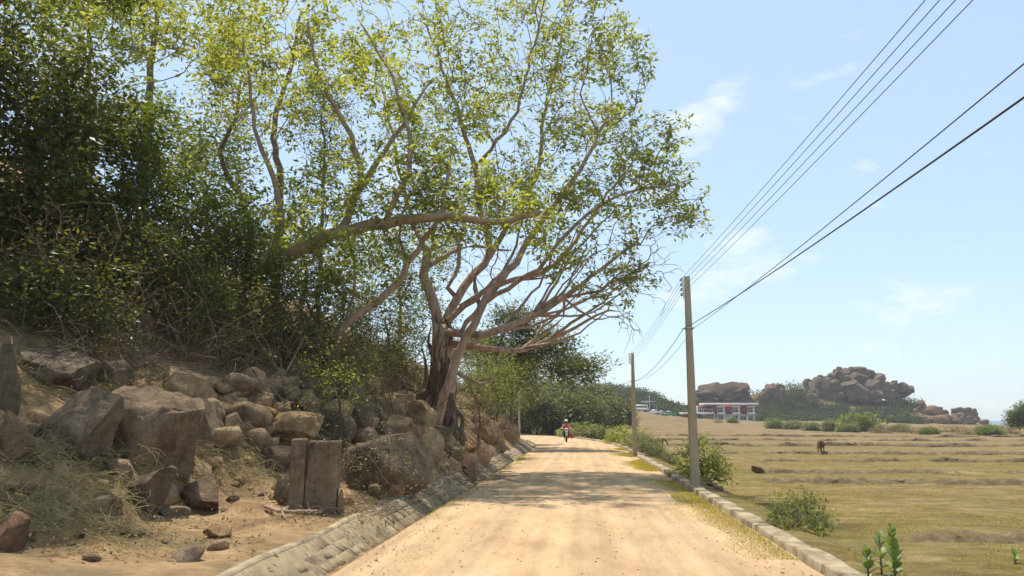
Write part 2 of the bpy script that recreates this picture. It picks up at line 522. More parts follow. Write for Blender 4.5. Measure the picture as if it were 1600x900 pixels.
def field_material():
    m, n, l, b = nodes('dry_field')
    v = n.new('ShaderNodeNewGeometry').outputs['Position']
    f = noise_node(n, l, v, 0.75, 10, 0.74, (0.55, 1.0, 1))
    r = ramp(n, [(0.30, (0.19, 0.135, 0.062)), (0.46, (0.235, 0.175, 0.068)), (0.58, (0.31, 0.235, 0.105)), (0.74, (0.44, 0.335, 0.18))])
    l.new(f, r.inputs['Fac'])
    g = noise_node(n, l, v, 0.085, 5, 0.6, (0.6, 1.0, 1))
    rg = ramp(n, [(0.42, (0, 0, 0)), (0.6, (0.75, 0.75, 0.75))])
    l.new(g, rg.inputs['Fac'])
    c = mixc(n, l, rg.outputs['Color'], r.outputs['Color'], (0.20, 0.175, 0.055))
    sx = n.new('ShaderNodeSeparateXYZ')
    l.new(v, sx.inputs[0])
    mr = n.new('ShaderNodeMapRange')
    mr.inputs[1].default_value = 45
    mr.inputs[2].default_value = 110
    l.new(sx.outputs[1], mr.inputs[0])
    f2 = noise_node(n, l, v, 0.2, 8, 0.7, (0.3, 1.0, 1))
    r2 = ramp(n, [(0.35, (0.19, 0.125, 0.066)), (0.65, (0.33, 0.235, 0.125))])
    l.new(f2, r2.inputs['Fac'])
    fm = n.new('ShaderNodeMath')
    fm.operation = 'MULTIPLY'
    fm.inputs[1].default_value = 0.8
    l.new(mr.outputs[0], fm.inputs[0])
    c = mixc(n, l, fm.outputs[0], c, r2.outputs['Color'])
    sp = noise_node(n, l, v, 24, 5, 0.75, (0.7, 1, 1))
    rs = ramp(n, [(0.3, (0.66, 0.66, 0.64)), (0.68, (1.22, 1.2, 1.16))])
    l.new(sp, rs.inputs['Fac'])
    c = mixc(n, l, 1.0, c, rs.outputs['Color'], 'MULTIPLY')
    s3 = noise_node(n, l, v, 2.6, 9, 0.78, (0.45, 1, 1))
    r3 = ramp(n, [(0.36, (0.62, 0.60, 0.52)), (0.5, (1, 1, 1)), (0.62, (1.32, 1.3, 1.3))])
    l.new(s3, r3.inputs['Fac'])
    c = mixc(n, l, 1.0, c, r3.outputs['Color'], 'MULTIPLY')
    gn = n.new('ShaderNodeNewGeometry')
    sn = n.new('ShaderNodeSeparateXYZ')
    l.new(gn.outputs['True Normal'], sn.inputs[0])
    c = mixc(n, l, 1.0, c, (0.83, 0.83, 0.87), 'MULTIPLY')
    l.new(c, b.inputs['Base Color'])
    b.inputs['Roughness'].default_value = 0.96
    b.inputs['Specular IOR Level'].default_value = 0.08
    h = noise_node(n, l, v, 9, 8, 0.75)
    l.new(bumpn(n, l, h, 0.06), b.inputs['Normal'])
    return m
M['road'] = road_material()
M['field'] = field_material()
M['dirt'] = mat('slope_dirt', [(0.3, (0.15, 0.095, 0.048)), (0.5, (0.28, 0.182, 0.092)), (0.72, (0.42, 0.285, 0.15))], 1.6, 10, rough=0.96, bump=0.06, bscale=9, stain=(0.16, 0.12, 0.06), stain_scale=0.9)
M['sea'] = mat('sea_water', [(0.3, (0.03, 0.075, 0.12)), (0.7, (0.05, 0.10, 0.155))], 0.02, rough=0.25, spec=0.5, bump=0.4, bscale=0.3)

# ------------------------------------------------------------------ setting
YS = np.concatenate([np.arange(-8, 30, 0.2), np.arange(30, 62, 0.4), np.arange(62, 130, 2), np.arange(130, 460, 5), np.arange(460, 701, 40)])
def zroad(U, X, Y):
    P3 = np.stack([X, Y * 0.5, 0 * X], -1).reshape(-1, 3)
    return 0.03 * (1 - (U / 2.75) ** 2) + 0.022 * fbm(P3 * 0.9, 3).reshape(X.shape) * (1 - (np.abs(U) / 2.75) ** 4) + 0.02
o = sheet('road', np.linspace(-2.75, 2.67, 34), YS, zroad, M['road'])
tag(o, 'pale sandy country road running straight ahead and curving left', 'road', kind='structure')
left_us = -np.concatenate([np.arange(3.5, 12, 0.16), np.arange(12, 30, 0.6), np.arange(30, 60, 3), np.arange(60, 320, 20)])[::-1]
o = sheet('hillside', left_us, YS, lambda U, X, Y: H(X, Y), M['dirt'])
tag(o, 'brown dirt hillside rising on the left of the road', 'hillside', kind='structure')
right_us = np.concatenate([np.arange(2.9, 9, 0.15), np.arange(9, 30, 0.5), np.arange(30, 140, 2.5), np.arange(140, 700, 14)])
o = sheet('field', right_us, YS, lambda U, X, Y: H(X, Y), M['field'])
tag(o, 'dry grazed field with low earth bunds right of the road', 'field', kind='structure')
o = sheet('ditch', np.array([-3.04, -2.98, -2.86, -2.76, -2.74]), YS[YS < 130], lambda U, X, Y: np.interp(U, [-3.04, -2.98, -2.76, -2.74], [-0.10, -0.12, -0.10, 0.015]) + 0.025 * fbm(np.stack([X, Y, 0 * X], -1).reshape(-1, 3) * 2, 3).reshape(X.shape) * (U < -2.8), M['dirt'])
tag(o, 'narrow dirt filled ditch along the left road edge', 'ditch', kind='structure')
sv = np.array([[-6000, 200, -4.2], [9000, 200, -4.2], [9000, 12000, -4.2], [-6000, 12000, -4.2]])
o = obj('sea', mesh('sea', sv, np.array([[0, 1, 2, 3]]), M['sea']))
tag(o, 'strip of blue sea on the right horizon', 'sea', kind='structure')

# stone ditch lining: mortar bed + cap + single stones
lin = thing('stone_lining', 'sloping stone lined ditch bank along the left edge of the road', 'ditch lining', (0, 0, 0))
ylin = np.arange(-6, 62.01, 0.5)
SL0, SL1 = np.array([-3.00, -0.12]), np.array([-3.42, 0.20])       # foot and head of the slope in (u, z)
def strip(name, prof, ys, m, parent):
    prof = np.array(prof)
    Yg, I = np.meshgrid(ys, np.arange(len(prof)), indexing='ij')
    wob = 0.02 * np.sin(Yg * 1.7) + 0.02 * np.sin(Yg * 0.63 + 1)
    X = prof[I, 0] + xc(Yg)
    Z = prof[I, 1] + wob * (prof[I, 1] > 0.1)
    V = np.stack([X, Yg, Z], -1).reshape(-1, 3)
    b = len(prof)
    i = np.arange(len(ys) - 1)[:, None] * b + np.arange(b - 1)[None]
    F = np.stack([i + b, i + b + 1, i + 1, i], -1).reshape(-1, 4)
    return obj(name, mesh(name, V, F, m, False), parent)
strip('mortar_bed', [SL0 + [0.02, -0.06], SL0, SL1, SL1 + [-0.02, 0.0]], ylin, M['mortar'], lin)
strip('cap', [SL1 + [0.0, 0.004], SL1 + [-0.02, 0.03], SL1 + [-0.10, 0.032], SL1 + [-0.15, -0.1]], ylin, M['concrete'], lin)
def stone_shape(seed, w, h, d):
    r = np.random.default_rng(seed)
    x, y, z = w / 2, h / 2, d
    c = 0.008
    base = np.array([[-x, -y, 0], [x, -y, 0], [x, y, 0], [-x, y, 0]])
    top = np.array([[-x + c, -y + c, z], [x - c, -y + c, z], [x - c, y - c, z], [-x + c, y - c, z]])
    base[:, :2] += r.normal(0, 0.008, (4, 2))
    top += r.normal(0, 0.0035, (4, 3))
    return np.vstack([base, top, [[0, 0, z * 1.05]]])
SF = [np.array([[0, 1, 5, 4], [1, 2, 6, 5], [2, 3, 7, 6], [3, 0, 4, 7]]), np.array([[4, 5, 8], [5, 6, 8], [6, 7, 8], [7, 4, 8]])]
stone_meshes = []
for k in range(14):
    w = 0.085 + 0.012 * k
    stone_meshes.append((w, mesh('stone', stone_shape(k, w, 0.162, 0.006), SF, M['lining'])))
slope = SL1 - SL0
ang = math.atan2(slope[1], -slope[0])
nst, far_mb = 0, MB()
for row in range(3):
    y = 5.4 + 0.08 * row
    while y < 61:
        w, me = random.choice(stone_meshes)
        y += w / 2
        t = (row + 0.5) / 3
        u, z = SL0 + slope * t
        xcy = float(xc(y))
        Mx = Matrix.Translation((u + xcy, y, z + 0.02 * math.sin(y * 1.7) * t)) @ Matrix.Rotation(PI / 2 - ang + 0 * PI, 4, 'Y').to_4x4() if False else None
        ex = Vector((0, 1, 0))                        # stone width runs along the road
        ey = Vector((slope[0], 0, slope[1])).normalized()
        ez = ex.cross(ey)
        if ez.z < 0:
            ez = -ez
        tw = random.gauss(0.06, 0.05)
        ex2 = ex * math.cos(tw) + ey * math.sin(tw)
        ey2 = ey * math.cos(tw) - ex * math.sin(tw)
        if ex2.cross(ey2).dot(ez) < 0:
            ex2 = -ex2
        Mw = Matrix((ex2, ey2, ez)).transposed().to_4x4()
        Mw.translation = Vector((u + xcy, y, z + random.uniform(-0.006, 0.006)))
        if y < 18.6 and nst < 299:
            s = obj('stone', me, lin)
            s.matrix_world = Mw
            q = random.uniform(0.82, 1.12)
            s.color = (q, q * random.uniform(.94, 1.02), q * random.uniform(.86, 1.02), 1)
            nst += 1
        else:
            V = np.array([Mw @ v.co for v in me.vertices])
            far_mb.add(V, SF)
        y += w / 2 + random.uniform(0.004, 0.016)
fs = far_mb.build('far_stones', M['lining'], lin)
fs['kind'] = 'stuff'

# kerb on the right: long concrete beams
kerb = thing('concrete_kerb', 'low weathered concrete kerb along the right edge of the road', 'kerb')
y = 4.0
while y < 75:
    L = random.choice([2.6, 3.1, 3.6])
    ys_ = np.linspace(y, y + L - 0.03, 9)
    jz = random.uniform(-0.02, 0.02)
    jx = random.uniform(-0.015, 0.015)
    prof = np.array([[2.66, -0.1], [2.655, 0.115], [2.675, 0.135], [2.90, 0.14], [2.93, 0.12], [2.935, -0.1]])
    V = []
    for yy in ys_:
        X0 = float(xc(yy))
        for (pu, pz) in prof:
            V.append((pu + X0 + jx + 0.012 * math.sin(yy * 5.1 + pu * 40) , yy, pz + jz + (0.012 * math.sin(yy * 3.3 + pu * 9) if pz > 0 else 0)))
    kp = len(prof)
    i = np.arange(len(ys_) - 1)[:, None] * kp + np.arange(kp - 1)[None]
    F = [np.stack([i, i + 1, i + kp + 1, i + kp], -1).reshape(-1, 4), np.arange(kp)[None, ::-1].copy(), (np.arange(kp) + (len(ys_) - 1) * kp)[None]]
    obj('kerb_beam', mesh('kerb_beam', V, F, M['concrete']), kerb)
    y += L

# ------------------------------------------------------------------ rocks
_ico = {}
def ico(sub):
    if sub not in _ico:
        bm = bmesh.new()
        bmesh.ops.create_icosphere(bm, subdivisions=sub, radius=1)
        bm.verts.ensure_lookup_table()
        _ico[sub] = (np.array([v.co[:] for v in bm.verts]), np.array([[v.index for v in f.verts] for f in bm.faces]))
        bm.free()
    return _ico[sub]
def rock_verts(seed, sub=4, cuts=9, p=2.6, rough=0.06, lo=0.5, hi=0.85):
    r = np.random.default_rng(seed)
    D, F = ico(sub)
    P = D / (np.sum(np.abs(D) ** p, 1) ** (1 / p))[:, None]
    for _ in range(cuts):
        n = r.normal(size=3)
        n /= np.linalg.norm(n)
        d = r.uniform(lo, hi)
        e = P @ n - d
        P = P - np.clip(e, 0, None)[:, None] * n * 1.0
    off = r.uniform(0, 50, 3)
    P = P * (1 + rough * fbm(P * 2.2 + off, 5, 0.55)[:, None] * 1.8)
    rg_ = 1 - np.abs(fbm(P * 3.1 + off * 1.3, 4, 0.6)) * 2
    P = P * (1 + rough * 0.45 * rg_[:, None])
    cr = np.abs(fbm(P * 1.3 + off + 7, 3))
    P = P * (1 - 0.05 * np.exp(-(cr / 0.035) ** 2)[:, None])     # cracks
    mn, mx_ = P.min(0), P.max(0)
    return (P - (mn + mx_) / 2) / ((mx_ - mn) / 2), F
def boulder(label, px, ytop, ybot, wpx, seed, color=(1, 1, 1), p=2.6, cuts=9, rough=0.06, depth=0.9, rot=(0, 0, 0), D=None, sub=4, sink=0.3, name='boulder', group=None, parent=None, m=None, cat='boulder'):
    if D is None:
        x, D, z = hit(px, ybot)
    f = D / 1200 * 1.02
    w, h = wpx * f, (ybot - ytop) * f * (1 + sink)
    top = at(px, ytop, D)
    c = Vector((top.x, D + w * depth * 0.35, top.z - h / 2))
    V, F = rock_verts(seed, 5 if wpx > 70 and sub == 4 else sub, cuts + 3, p, rough)
    V = V * np.array([w / 2, w * depth / 2, h / 2])
    me_ = mesh(name, V, F, m or M['rock'], True)
    me_.set_sharp_from_angle(angle=R(24))
    o = obj(name, me_, parent)
    o.location = c
    o.rotation_euler = rot
    o.color = (*color, 1)
    if not parent:
        tag(o, label, cat, group)
    return o
GREY, TAN, DARK, PALE, OCH, PINK = (0.9, 0.88, 0.84), (1.55, 1.34, 1.05), (0.6, 0.56, 0.53), (1.8, 1.6, 1.3), (1.75, 1.3, 0.75), (1.5, 1.22, 1.05)  # PALE: pale broken stone, lifted further to carry sunlight on its faces
B = boulder
B('big grey weathered boulder with an overhanging ochre broken face, left foreground slope', 100, 603, 716, 134, 11, GREY, cuts=7, rot=(0, 0, 0.2))
B('largest brown boulder on the slope, half covered by dry straw', 224, 600, 738, 158, 12, (1.0, 0.93, 0.85), cuts=10, p=3)
B('rounded brown boulder cut by the left picture edge beside dark gap', 14, 640, 730, 76, 13, (0.95, 0.85, 0.72))
B('flat shaded boulder lying above the big grey boulder', 66, 540, 600, 118, 14, (0.8, 0.78, 0.75), cuts=6)
B('upright boulder at far left edge above the others', 2, 535, 640, 60, 15, (0.75, 0.75, 0.75))
B('wedge shaped light brown boulder with dark hollow underneath', 284, 574, 632, 86, 16, TAN, p=4, cuts=7, rot=(0, 0.15, 0.2))
B('grey boulder with yellowish streak right of the straw covered boulder', 303, 622, 690, 74, 17, GREY, cuts=8)
B('smooth egg shaped tan boulder on top of the rock pile', 400, 607, 640, 46, 18, TAN, cuts=2, p=2.2, rough=0.03)
B('small pale stone on the rock pile beside the egg shaped one', 433, 627, 647, 34, 19, PALE, cuts=4)
B('golden tan angular stone resting on the flat tan slab', 404, 634, 664, 50, 20, OCH, cuts=6, p=3)
B('wide flat tan slab carrying smaller stones above the upright slab', 430, 642, 694, 132, 21, TAN, p=5, cuts=5, depth=0.7)
B('brown stone at the left end of the flat tan slab', 358, 643, 680, 44, 22, (1, 0.9, 0.8))
B('low tan rock behind the egg shaped boulder', 352, 620, 650, 66, 23, (1.05, 0.92, 0.8), cuts=7)
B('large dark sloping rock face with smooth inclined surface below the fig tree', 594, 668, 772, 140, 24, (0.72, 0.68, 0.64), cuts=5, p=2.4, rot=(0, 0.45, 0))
B('round topped pale boulder with flat cut front at the fig tree foot', 662, 667, 712, 56, 25, PALE, cuts=5, p=3)
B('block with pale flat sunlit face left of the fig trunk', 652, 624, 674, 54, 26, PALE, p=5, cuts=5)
B('grey brown rock on the slope behind the sunlit block', 655, 606, 640, 48, 27, (1.05, 0.95, 0.85), D=None)
B('flat pale rock shelf under thin saplings', 608, 618, 648, 52, 28, PALE, p=4, cuts=6)
B('tan boulder between pale shelf and dark sloping face', 614, 644, 692, 62, 29, TAN, cuts=8)
B('thin broken plate of rock tilted beside round topped boulder', 612, 674, 706, 60, 30, (1.0, 0.9, 0.8), p=4, rot=(0.1, 0.35, 0.2))
B('pale wedge of rock with black shadow underneath near the lining', 714, 694, 718, 32, 31, PALE, p=3, cuts=9, rot=(0, -0.3, 0.1), sub=3)
B('cube shaped pinkish rock standing just above the lining', 733, 708, 740, 28, 32, PINK, p=5, cuts=5, sub=3)
B('blocky pink granite rock lying next to the cube shaped one', 752, 694, 726, 40, 33, PINK, p=4, cuts=7, sub=3)
B('pointed grey pink rock behind the blocky pink one', 740, 688, 716, 30, 34, PINK, cuts=9, sub=3)
B('large pale rock in the heap right of the fig tree', 757, 650, 690, 48, 35, (1.35, 1.15, 0.95), cuts=8, sub=3)
B('tall pinkish rock at the top of the heap right of the fig tree', 782, 646, 676, 28, 36, PINK, cuts=8, sub=3)
B('rounded rock at the right end of the heap right of the fig tree', 796, 662, 690, 30, 37, PINK, cuts=6, sub=3)
B('low rock in front of the heap right of the fig tree', 775, 676, 700, 30, 38, (1.3, 1.1, 0.9), cuts=7, sub=3)
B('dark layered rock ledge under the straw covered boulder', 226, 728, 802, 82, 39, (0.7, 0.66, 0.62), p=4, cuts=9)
B('brown layered rock ledge above the bare dirt', 302, 742, 800, 80, 40, (0.85, 0.74, 0.64), p=4, cuts=9)
B('smooth grey stone lying on the dirt under the ledge', 266, 792, 810, 44, 41, GREY, cuts=3, rough=0.03)
B('orange sunlit boulder high on the dark slope', 254, 458, 488, 26, 42, (1.9, 1.35, 0.95), cuts=5)  # the orange sunlight on it is put into its tint
B('paler sunlit boulder next to the orange one high on the slope', 234, 455, 482, 28, 43, (1.7, 1.45, 1.15), cuts=5)  # bright sunlit tone is likewise put into the tint
B('pale rounded rock at the foot of the dark sloping face', 612, 738, 776, 52, 44, (1.3, 1.15, 0.95), cuts=5)
B('small upright whitish stone at the foot of the dark sloping face', 588, 744, 770, 22, 45, PALE, cuts=8, sub=3)
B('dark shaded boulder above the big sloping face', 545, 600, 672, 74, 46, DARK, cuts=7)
B('dark rock right of the flat tan slab', 518, 640, 700, 54, 47, DARK, cuts=8)  # whole rock tinted evenly darker
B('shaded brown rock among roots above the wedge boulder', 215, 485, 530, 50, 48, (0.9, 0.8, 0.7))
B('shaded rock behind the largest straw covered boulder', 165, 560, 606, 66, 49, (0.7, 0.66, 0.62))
B('grey stone tucked beside the upright split slab', 440, 742, 790, 36, 50, GREY, cuts=8)
B('brown rock under the left end of the flat tan slab', 425, 696, 742, 74, 51, (0.75, 0.7, 0.62), cuts=8)
B('half buried whitish rock in the dry brush, lower left', 46, 785, 815, 52, 52, (1.5, 1.45, 1.35), cuts=6)
B('reddish rock at the lower left picture corner', 5, 800, 860, 60, 53, (1.1, 0.85, 0.75), cuts=7)
B('small flat pale rock lying on the bare dirt', 335, 818, 840, 40, 54, (1.6, 1.3, 0.95), cuts=8, sub=3)
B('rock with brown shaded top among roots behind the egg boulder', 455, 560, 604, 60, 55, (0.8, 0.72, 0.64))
B('angular grey rock on the slope left of slim curved tree', 480, 590, 630, 56, 56, (0.7, 0.67, 0.63))

# upright slab split by a vertical crack
sx_, sy_, sz_ = hit(492, 800)
slab = thing('upright_slab', 'upright tan stone slab split by a vertical crack', 'stone slab', (sx_, sy_, sz_), 0.05)
fpx = sy_ / 1200 * 1.02
for (x0, x1, h, sd) in ((-37, -13.7, 110, 3), (-13.4, 34, 107, 4)):
    V, F = rock_verts(60 + sd, 5, 3, 26, 0.016, 1.0, 1.25)
    w = (x1 - x0) * fpx
    V = V * np.array([w / 2, 0.17, h * fpx / 2 + 0.04])
    V[:, 0] += (x0 + x1) / 2 * fpx
    V[:, 2] += h * fpx / 2 - 0.04
    so = obj('slab_piece', mesh('slab_piece', V, F, M['rock'], True), slab)
    so.color = (1.1, 1.02, 0.95, 1)
V, F = rock_verts(99, 3, 6, 4, 0.04)
so = obj('slab_chip', mesh('slab_chip', V * np.array([0.05, 0.1, 0.2]) + np.array([39 * fpx, 0.02, 0.16]), F, M['rock'], True), slab)
so.color = (1.3, 1.2, 1.1, 1)

# loose stones: nothing tells them apart
protos = [mesh('loose_stone', rock_verts(200 + k, 2, 7, 3, 0.05)[0], ico(2)[1], M['rock'], True) for k in range(8)]
LANDMARKS = [(60, 850, 'in the lower left corner below the straw'), (60, 620, 'around the big grey boulder at left'), (225, 700, 'around the largest straw covered boulder'), (280, 840, 'on the bare dirt before the ledge'), (390, 790, 'left of the upright split slab'), (400, 630, 'around the rock pile with the egg shaped boulder'), (520, 620, 'under the slim curved tree'),
             (540, 780, 'right of the upright split slab'), (600, 700, 'around the dark sloping face'), (670, 640, 'close to the fig trunk'), (700, 730, 'between lining and round topped boulder'), (770, 680, 'in the heap right of the fig tree'), (300, 590, 'behind the wedge shaped boulder')]
cnt = 0
while cnt < 260:
    if cnt < 205:
        px, py = random.uniform(260, 800), random.uniform(590, 790)
    else:
        px, py = random.uniform(0, 420), random.uniform(560, 880)
    x, y, z = hit(px, py)
    if x - float(xc(y)) > -3.7 or y > 45:
        continue
    o = obj('loose_stone', random.choice(protos))
    s = random.choice([0.03, 0.04, 0.05, 0.07, 0.11] if not (330 < px < 780 and py < 700) else [0.06, 0.09, 0.13, 0.17, 0.22]) * (1 + 0.5 * random.random()) * (1 + y / 22)
    o.scale = (s, s * random.uniform(0.7, 1), s * random.uniform(0.5, 0.8))
    o.rotation_euler = (random.gauss(0, 0.3), random.gauss(0, 0.3), random.uniform(0, 6.3))
    o.location = (x, y, z + s * 0.2)
    t = random.uniform(0.9, 1.9)
    o.color = (t, t * random.uniform(0.85, 0.95), t * random.uniform(0.7, 0.88), 1)
    lm_ = min(LANDMARKS, key=lambda q: (q[0] - px) ** 2 + (q[1] - py) ** 2)[2]
    tag(o, 'small loose stone on the ground ' + lm_, 'stone', 'loose stones ' + lm_)
    cnt += 1
# ------------------------------------------------------------------ plants
def resample(pts, step):
    P = np.array([tuple(p) for p in pts], float)
    if len(P) < 2:
        return P
    E = np.vstack([2 * P[0] - P[1], P, 2 * P[-1] - P[-2]])
    out = []
    for i in range(len(P) - 1):
        p0, p1, p2, p3 = E[i:i + 4]
        n = max(1, int(np.linalg.norm(p2 - p1) / step))
        for t in np.arange(n) / n:
            out.append(0.5 * ((2 * p1) + (-p0 + p2) * t + (2 * p0 - 5 * p1 + 4 * p2 - p3) * t ** 2 + (-p0 + 3 * p1 - 3 * p2 + p3) * t ** 3))
    out.append(P[-1])
    return np.array(out)
def grow(limbs, atts, bf=0.3, seg=0.45, rtip=0.007, wig=0.1, seed=0, e=2.3, arc=0.06, kmax=8):
    r = np.random.default_rng(seed)
    cap = 60000
    pos, par, pl, mr = np.zeros((cap, 3)), np.full(cap, -1), np.zeros(cap), np.zeros(cap)
    n = 0
    for (pts, r0, r1) in limbs:
        Q = resample(pts, seg)
        prev = -1
        if n:
            prev = int(np.argmin(np.sum((pos[:n] - Q[0]) ** 2, 1)))
            Q = Q[1:] if np.linalg.norm(pos[prev] - Q[0]) < 0.05 else Q
        for i, q in enumerate(Q):
            t = i / max(1, len(Q) - 1)
            pos[n] = q + (r.normal(0, wig * 0.25, 3) if n else 0)
            par[n] = prev
            pl[n] = 0 if prev < 0 else pl[prev] + np.linalg.norm(pos[n] - pos[prev])
            mr[n] = r0 + (r1 - r0) * t
            prev = n
            n += 1
    nl = n
    atts = np.asarray(atts, float)
    if len(atts):
        dl = np.min(np.linalg.norm(atts[:, None] - pos[None, :nl], axis=2), 1)
        for a in atts[np.argsort(dl)]:
            d = np.sqrt(np.sum((pos[:n] - a) ** 2, 1))
            j = int(np.argmin(d + bf * pl[:n]))
            L = d[j]
            m = max(2, int(math.ceil(L / seg)))
            side = r.normal(0, 1, 3) * wig * L * 0.6
            prev, p0 = j, pos[j].copy()
            for i in range(1, m + 1):
                t = i / m
                q = p0 + (a - p0) * t + (side + np.array([0, 0, arc * L])) * math.sin(PI * t) + r.normal(0, wig * 0.25, 3) * (i < m)
                pos[n] = q
                par[n] = prev
                pl[n] = pl[prev] + np.linalg.norm(q - pos[prev])
                prev = n
                n += 1
            if n > cap - 50:
                break
    acc = np.zeros(n)
    best, bc = np.full(n, -1), np.zeros(n)
    for i in range(n - 1, -1, -1):
        v = max(acc[i], rtip ** e, mr[i] ** e)
        acc[i] = v
        if par[i] >= 0:
            acc[par[i]] += v * (0.92 if mr[i] == 0 else 0.0)
            w = v + (1e3 if mr[i] > 0 else 0)
            if w > bc[par[i]]:
                bc[par[i]], best[par[i]] = w, i
    rad = np.minimum(acc ** (1 / e), np.where(mr[:n] > 0, np.maximum(mr[:n] * 1.15, 0.01), 0.16))
    mb = MB()
    used = np.zeros(n, bool)
    for i in range(n):
        if used[i]:
            continue
        path, rr = [], []
        if par[i] >= 0:
            path.append(pos[par[i]])
            rr.append(min(rad[i] * 1.1, rad[par[i]]))
        k = i
        while k >= 0:
            used[k] = True
            path.append(pos[k])
            rr.append(rad[k])
            k = best[k]
        if len(path) < 2:
            continue
        rr = np.array(rr)
        rr[-1] *= 0.5
        mxr = rr.max()
        mb.tube(path, rr, kmax + 4 if mxr > 0.2 else kmax if mxr > 0.07 else 5 if mxr > 0.025 else 3, cap=mxr > 0.03)
    return mb
def leaves(C, K, spread, size, seed, droop=0.25, width=0.42, var=0.25, mb=None):
    r = np.random.default_rng(seed)
    C = np.asarray(C, float)
    N = len(C) * K
    cl = np.repeat(np.arange(len(C)), K)
    off = r.normal(0, 1, (N, 3)) * np.array([1, 1, 0.75]) * spread
    P = C[cl] + off
    d = r.normal(0, 1, (N, 3)) + off / (spread + 1e-6) * 0.6
    d[:, 2] = d[:, 2] * 0.55 - droop
    d /= np.linalg.norm(d, axis=1, keepdims=True)
    s = np.cross(d, r.normal(0, 0.55, (N, 3)) + np.array([0, 0, 1.0]))
    s /= np.linalg.norm(s, axis=1, keepdims=True) + 1e-9
    nrm = np.cross(s, d)
    L = size * r.uniform(0.65, 1.3, (N, 1))
    W = L * width * 0.5
    V = np.stack([P, P + d * L * 0.45 + s * W + nrm * W * 0.3, P + d * L, P + d * L * 0.45 - s * W + nrm * W * 0.3], 1).reshape(-1, 3)
    F = np.arange(N * 4).reshape(-1, 4)
    tint = np.clip(0.45 + r.normal(0, var, N) + r.normal(0, 0.2, len(C))[cl], 0, 1)
    mb = mb or MB()
    mb.add(V, F, tint)
    return mb
def ell(specs, seed, clump=0.30):
    """points in ellipsoids given as (px, py, Y, rx px, ry px, ry depth m, count)"""
    r = np.random.default_rng(seed)
    out = []
    for (px, py, Y, rx, ry, dp, cnt) in specs:
        nsub = max(4, cnt // 7)
        d = r.normal(size=(nsub, 3))
        d /= np.linalg.norm(d, axis=1, keepdims=True)
        d *= r.uniform(0.12, 1, (nsub, 1)) ** (1 / 2.2)
        cs = clump / (np.array([rx, 0, ry]) * Y / 1200 + np.array([0, dp, 0]))
        d = d[r.integers(0, nsub, cnt)] + r.normal(0, 1, (cnt, 3)) * cs
        for q in d:
            yy = Y + q[1] * dp
            c = at(px, py, Y)
            f = Y / 1200
            out.append((c.x + q[0] * rx * f * RT.x, yy, c.z + q[2] * ry * f))
    return np.array(out)
def P_(*a):
    return [at(*q) for q in a]
def place(root_loc, name, label, cat, wood, wmat, foliage, lmat, group=None, extra=None, crown='crown', trunk='trunk'):
    b = np.array(tuple(root_loc))
    t = thing(name, label, cat, root_loc, 0, group)
    wood.V = [v - b for v in wood.V]
    wood.build(trunk, wmat, t, True)
    if foliage is not None:
        foliage.V = [v - b for v in foliage.V]
        foliage.build(crown, lmat, t, False, True)
    return t

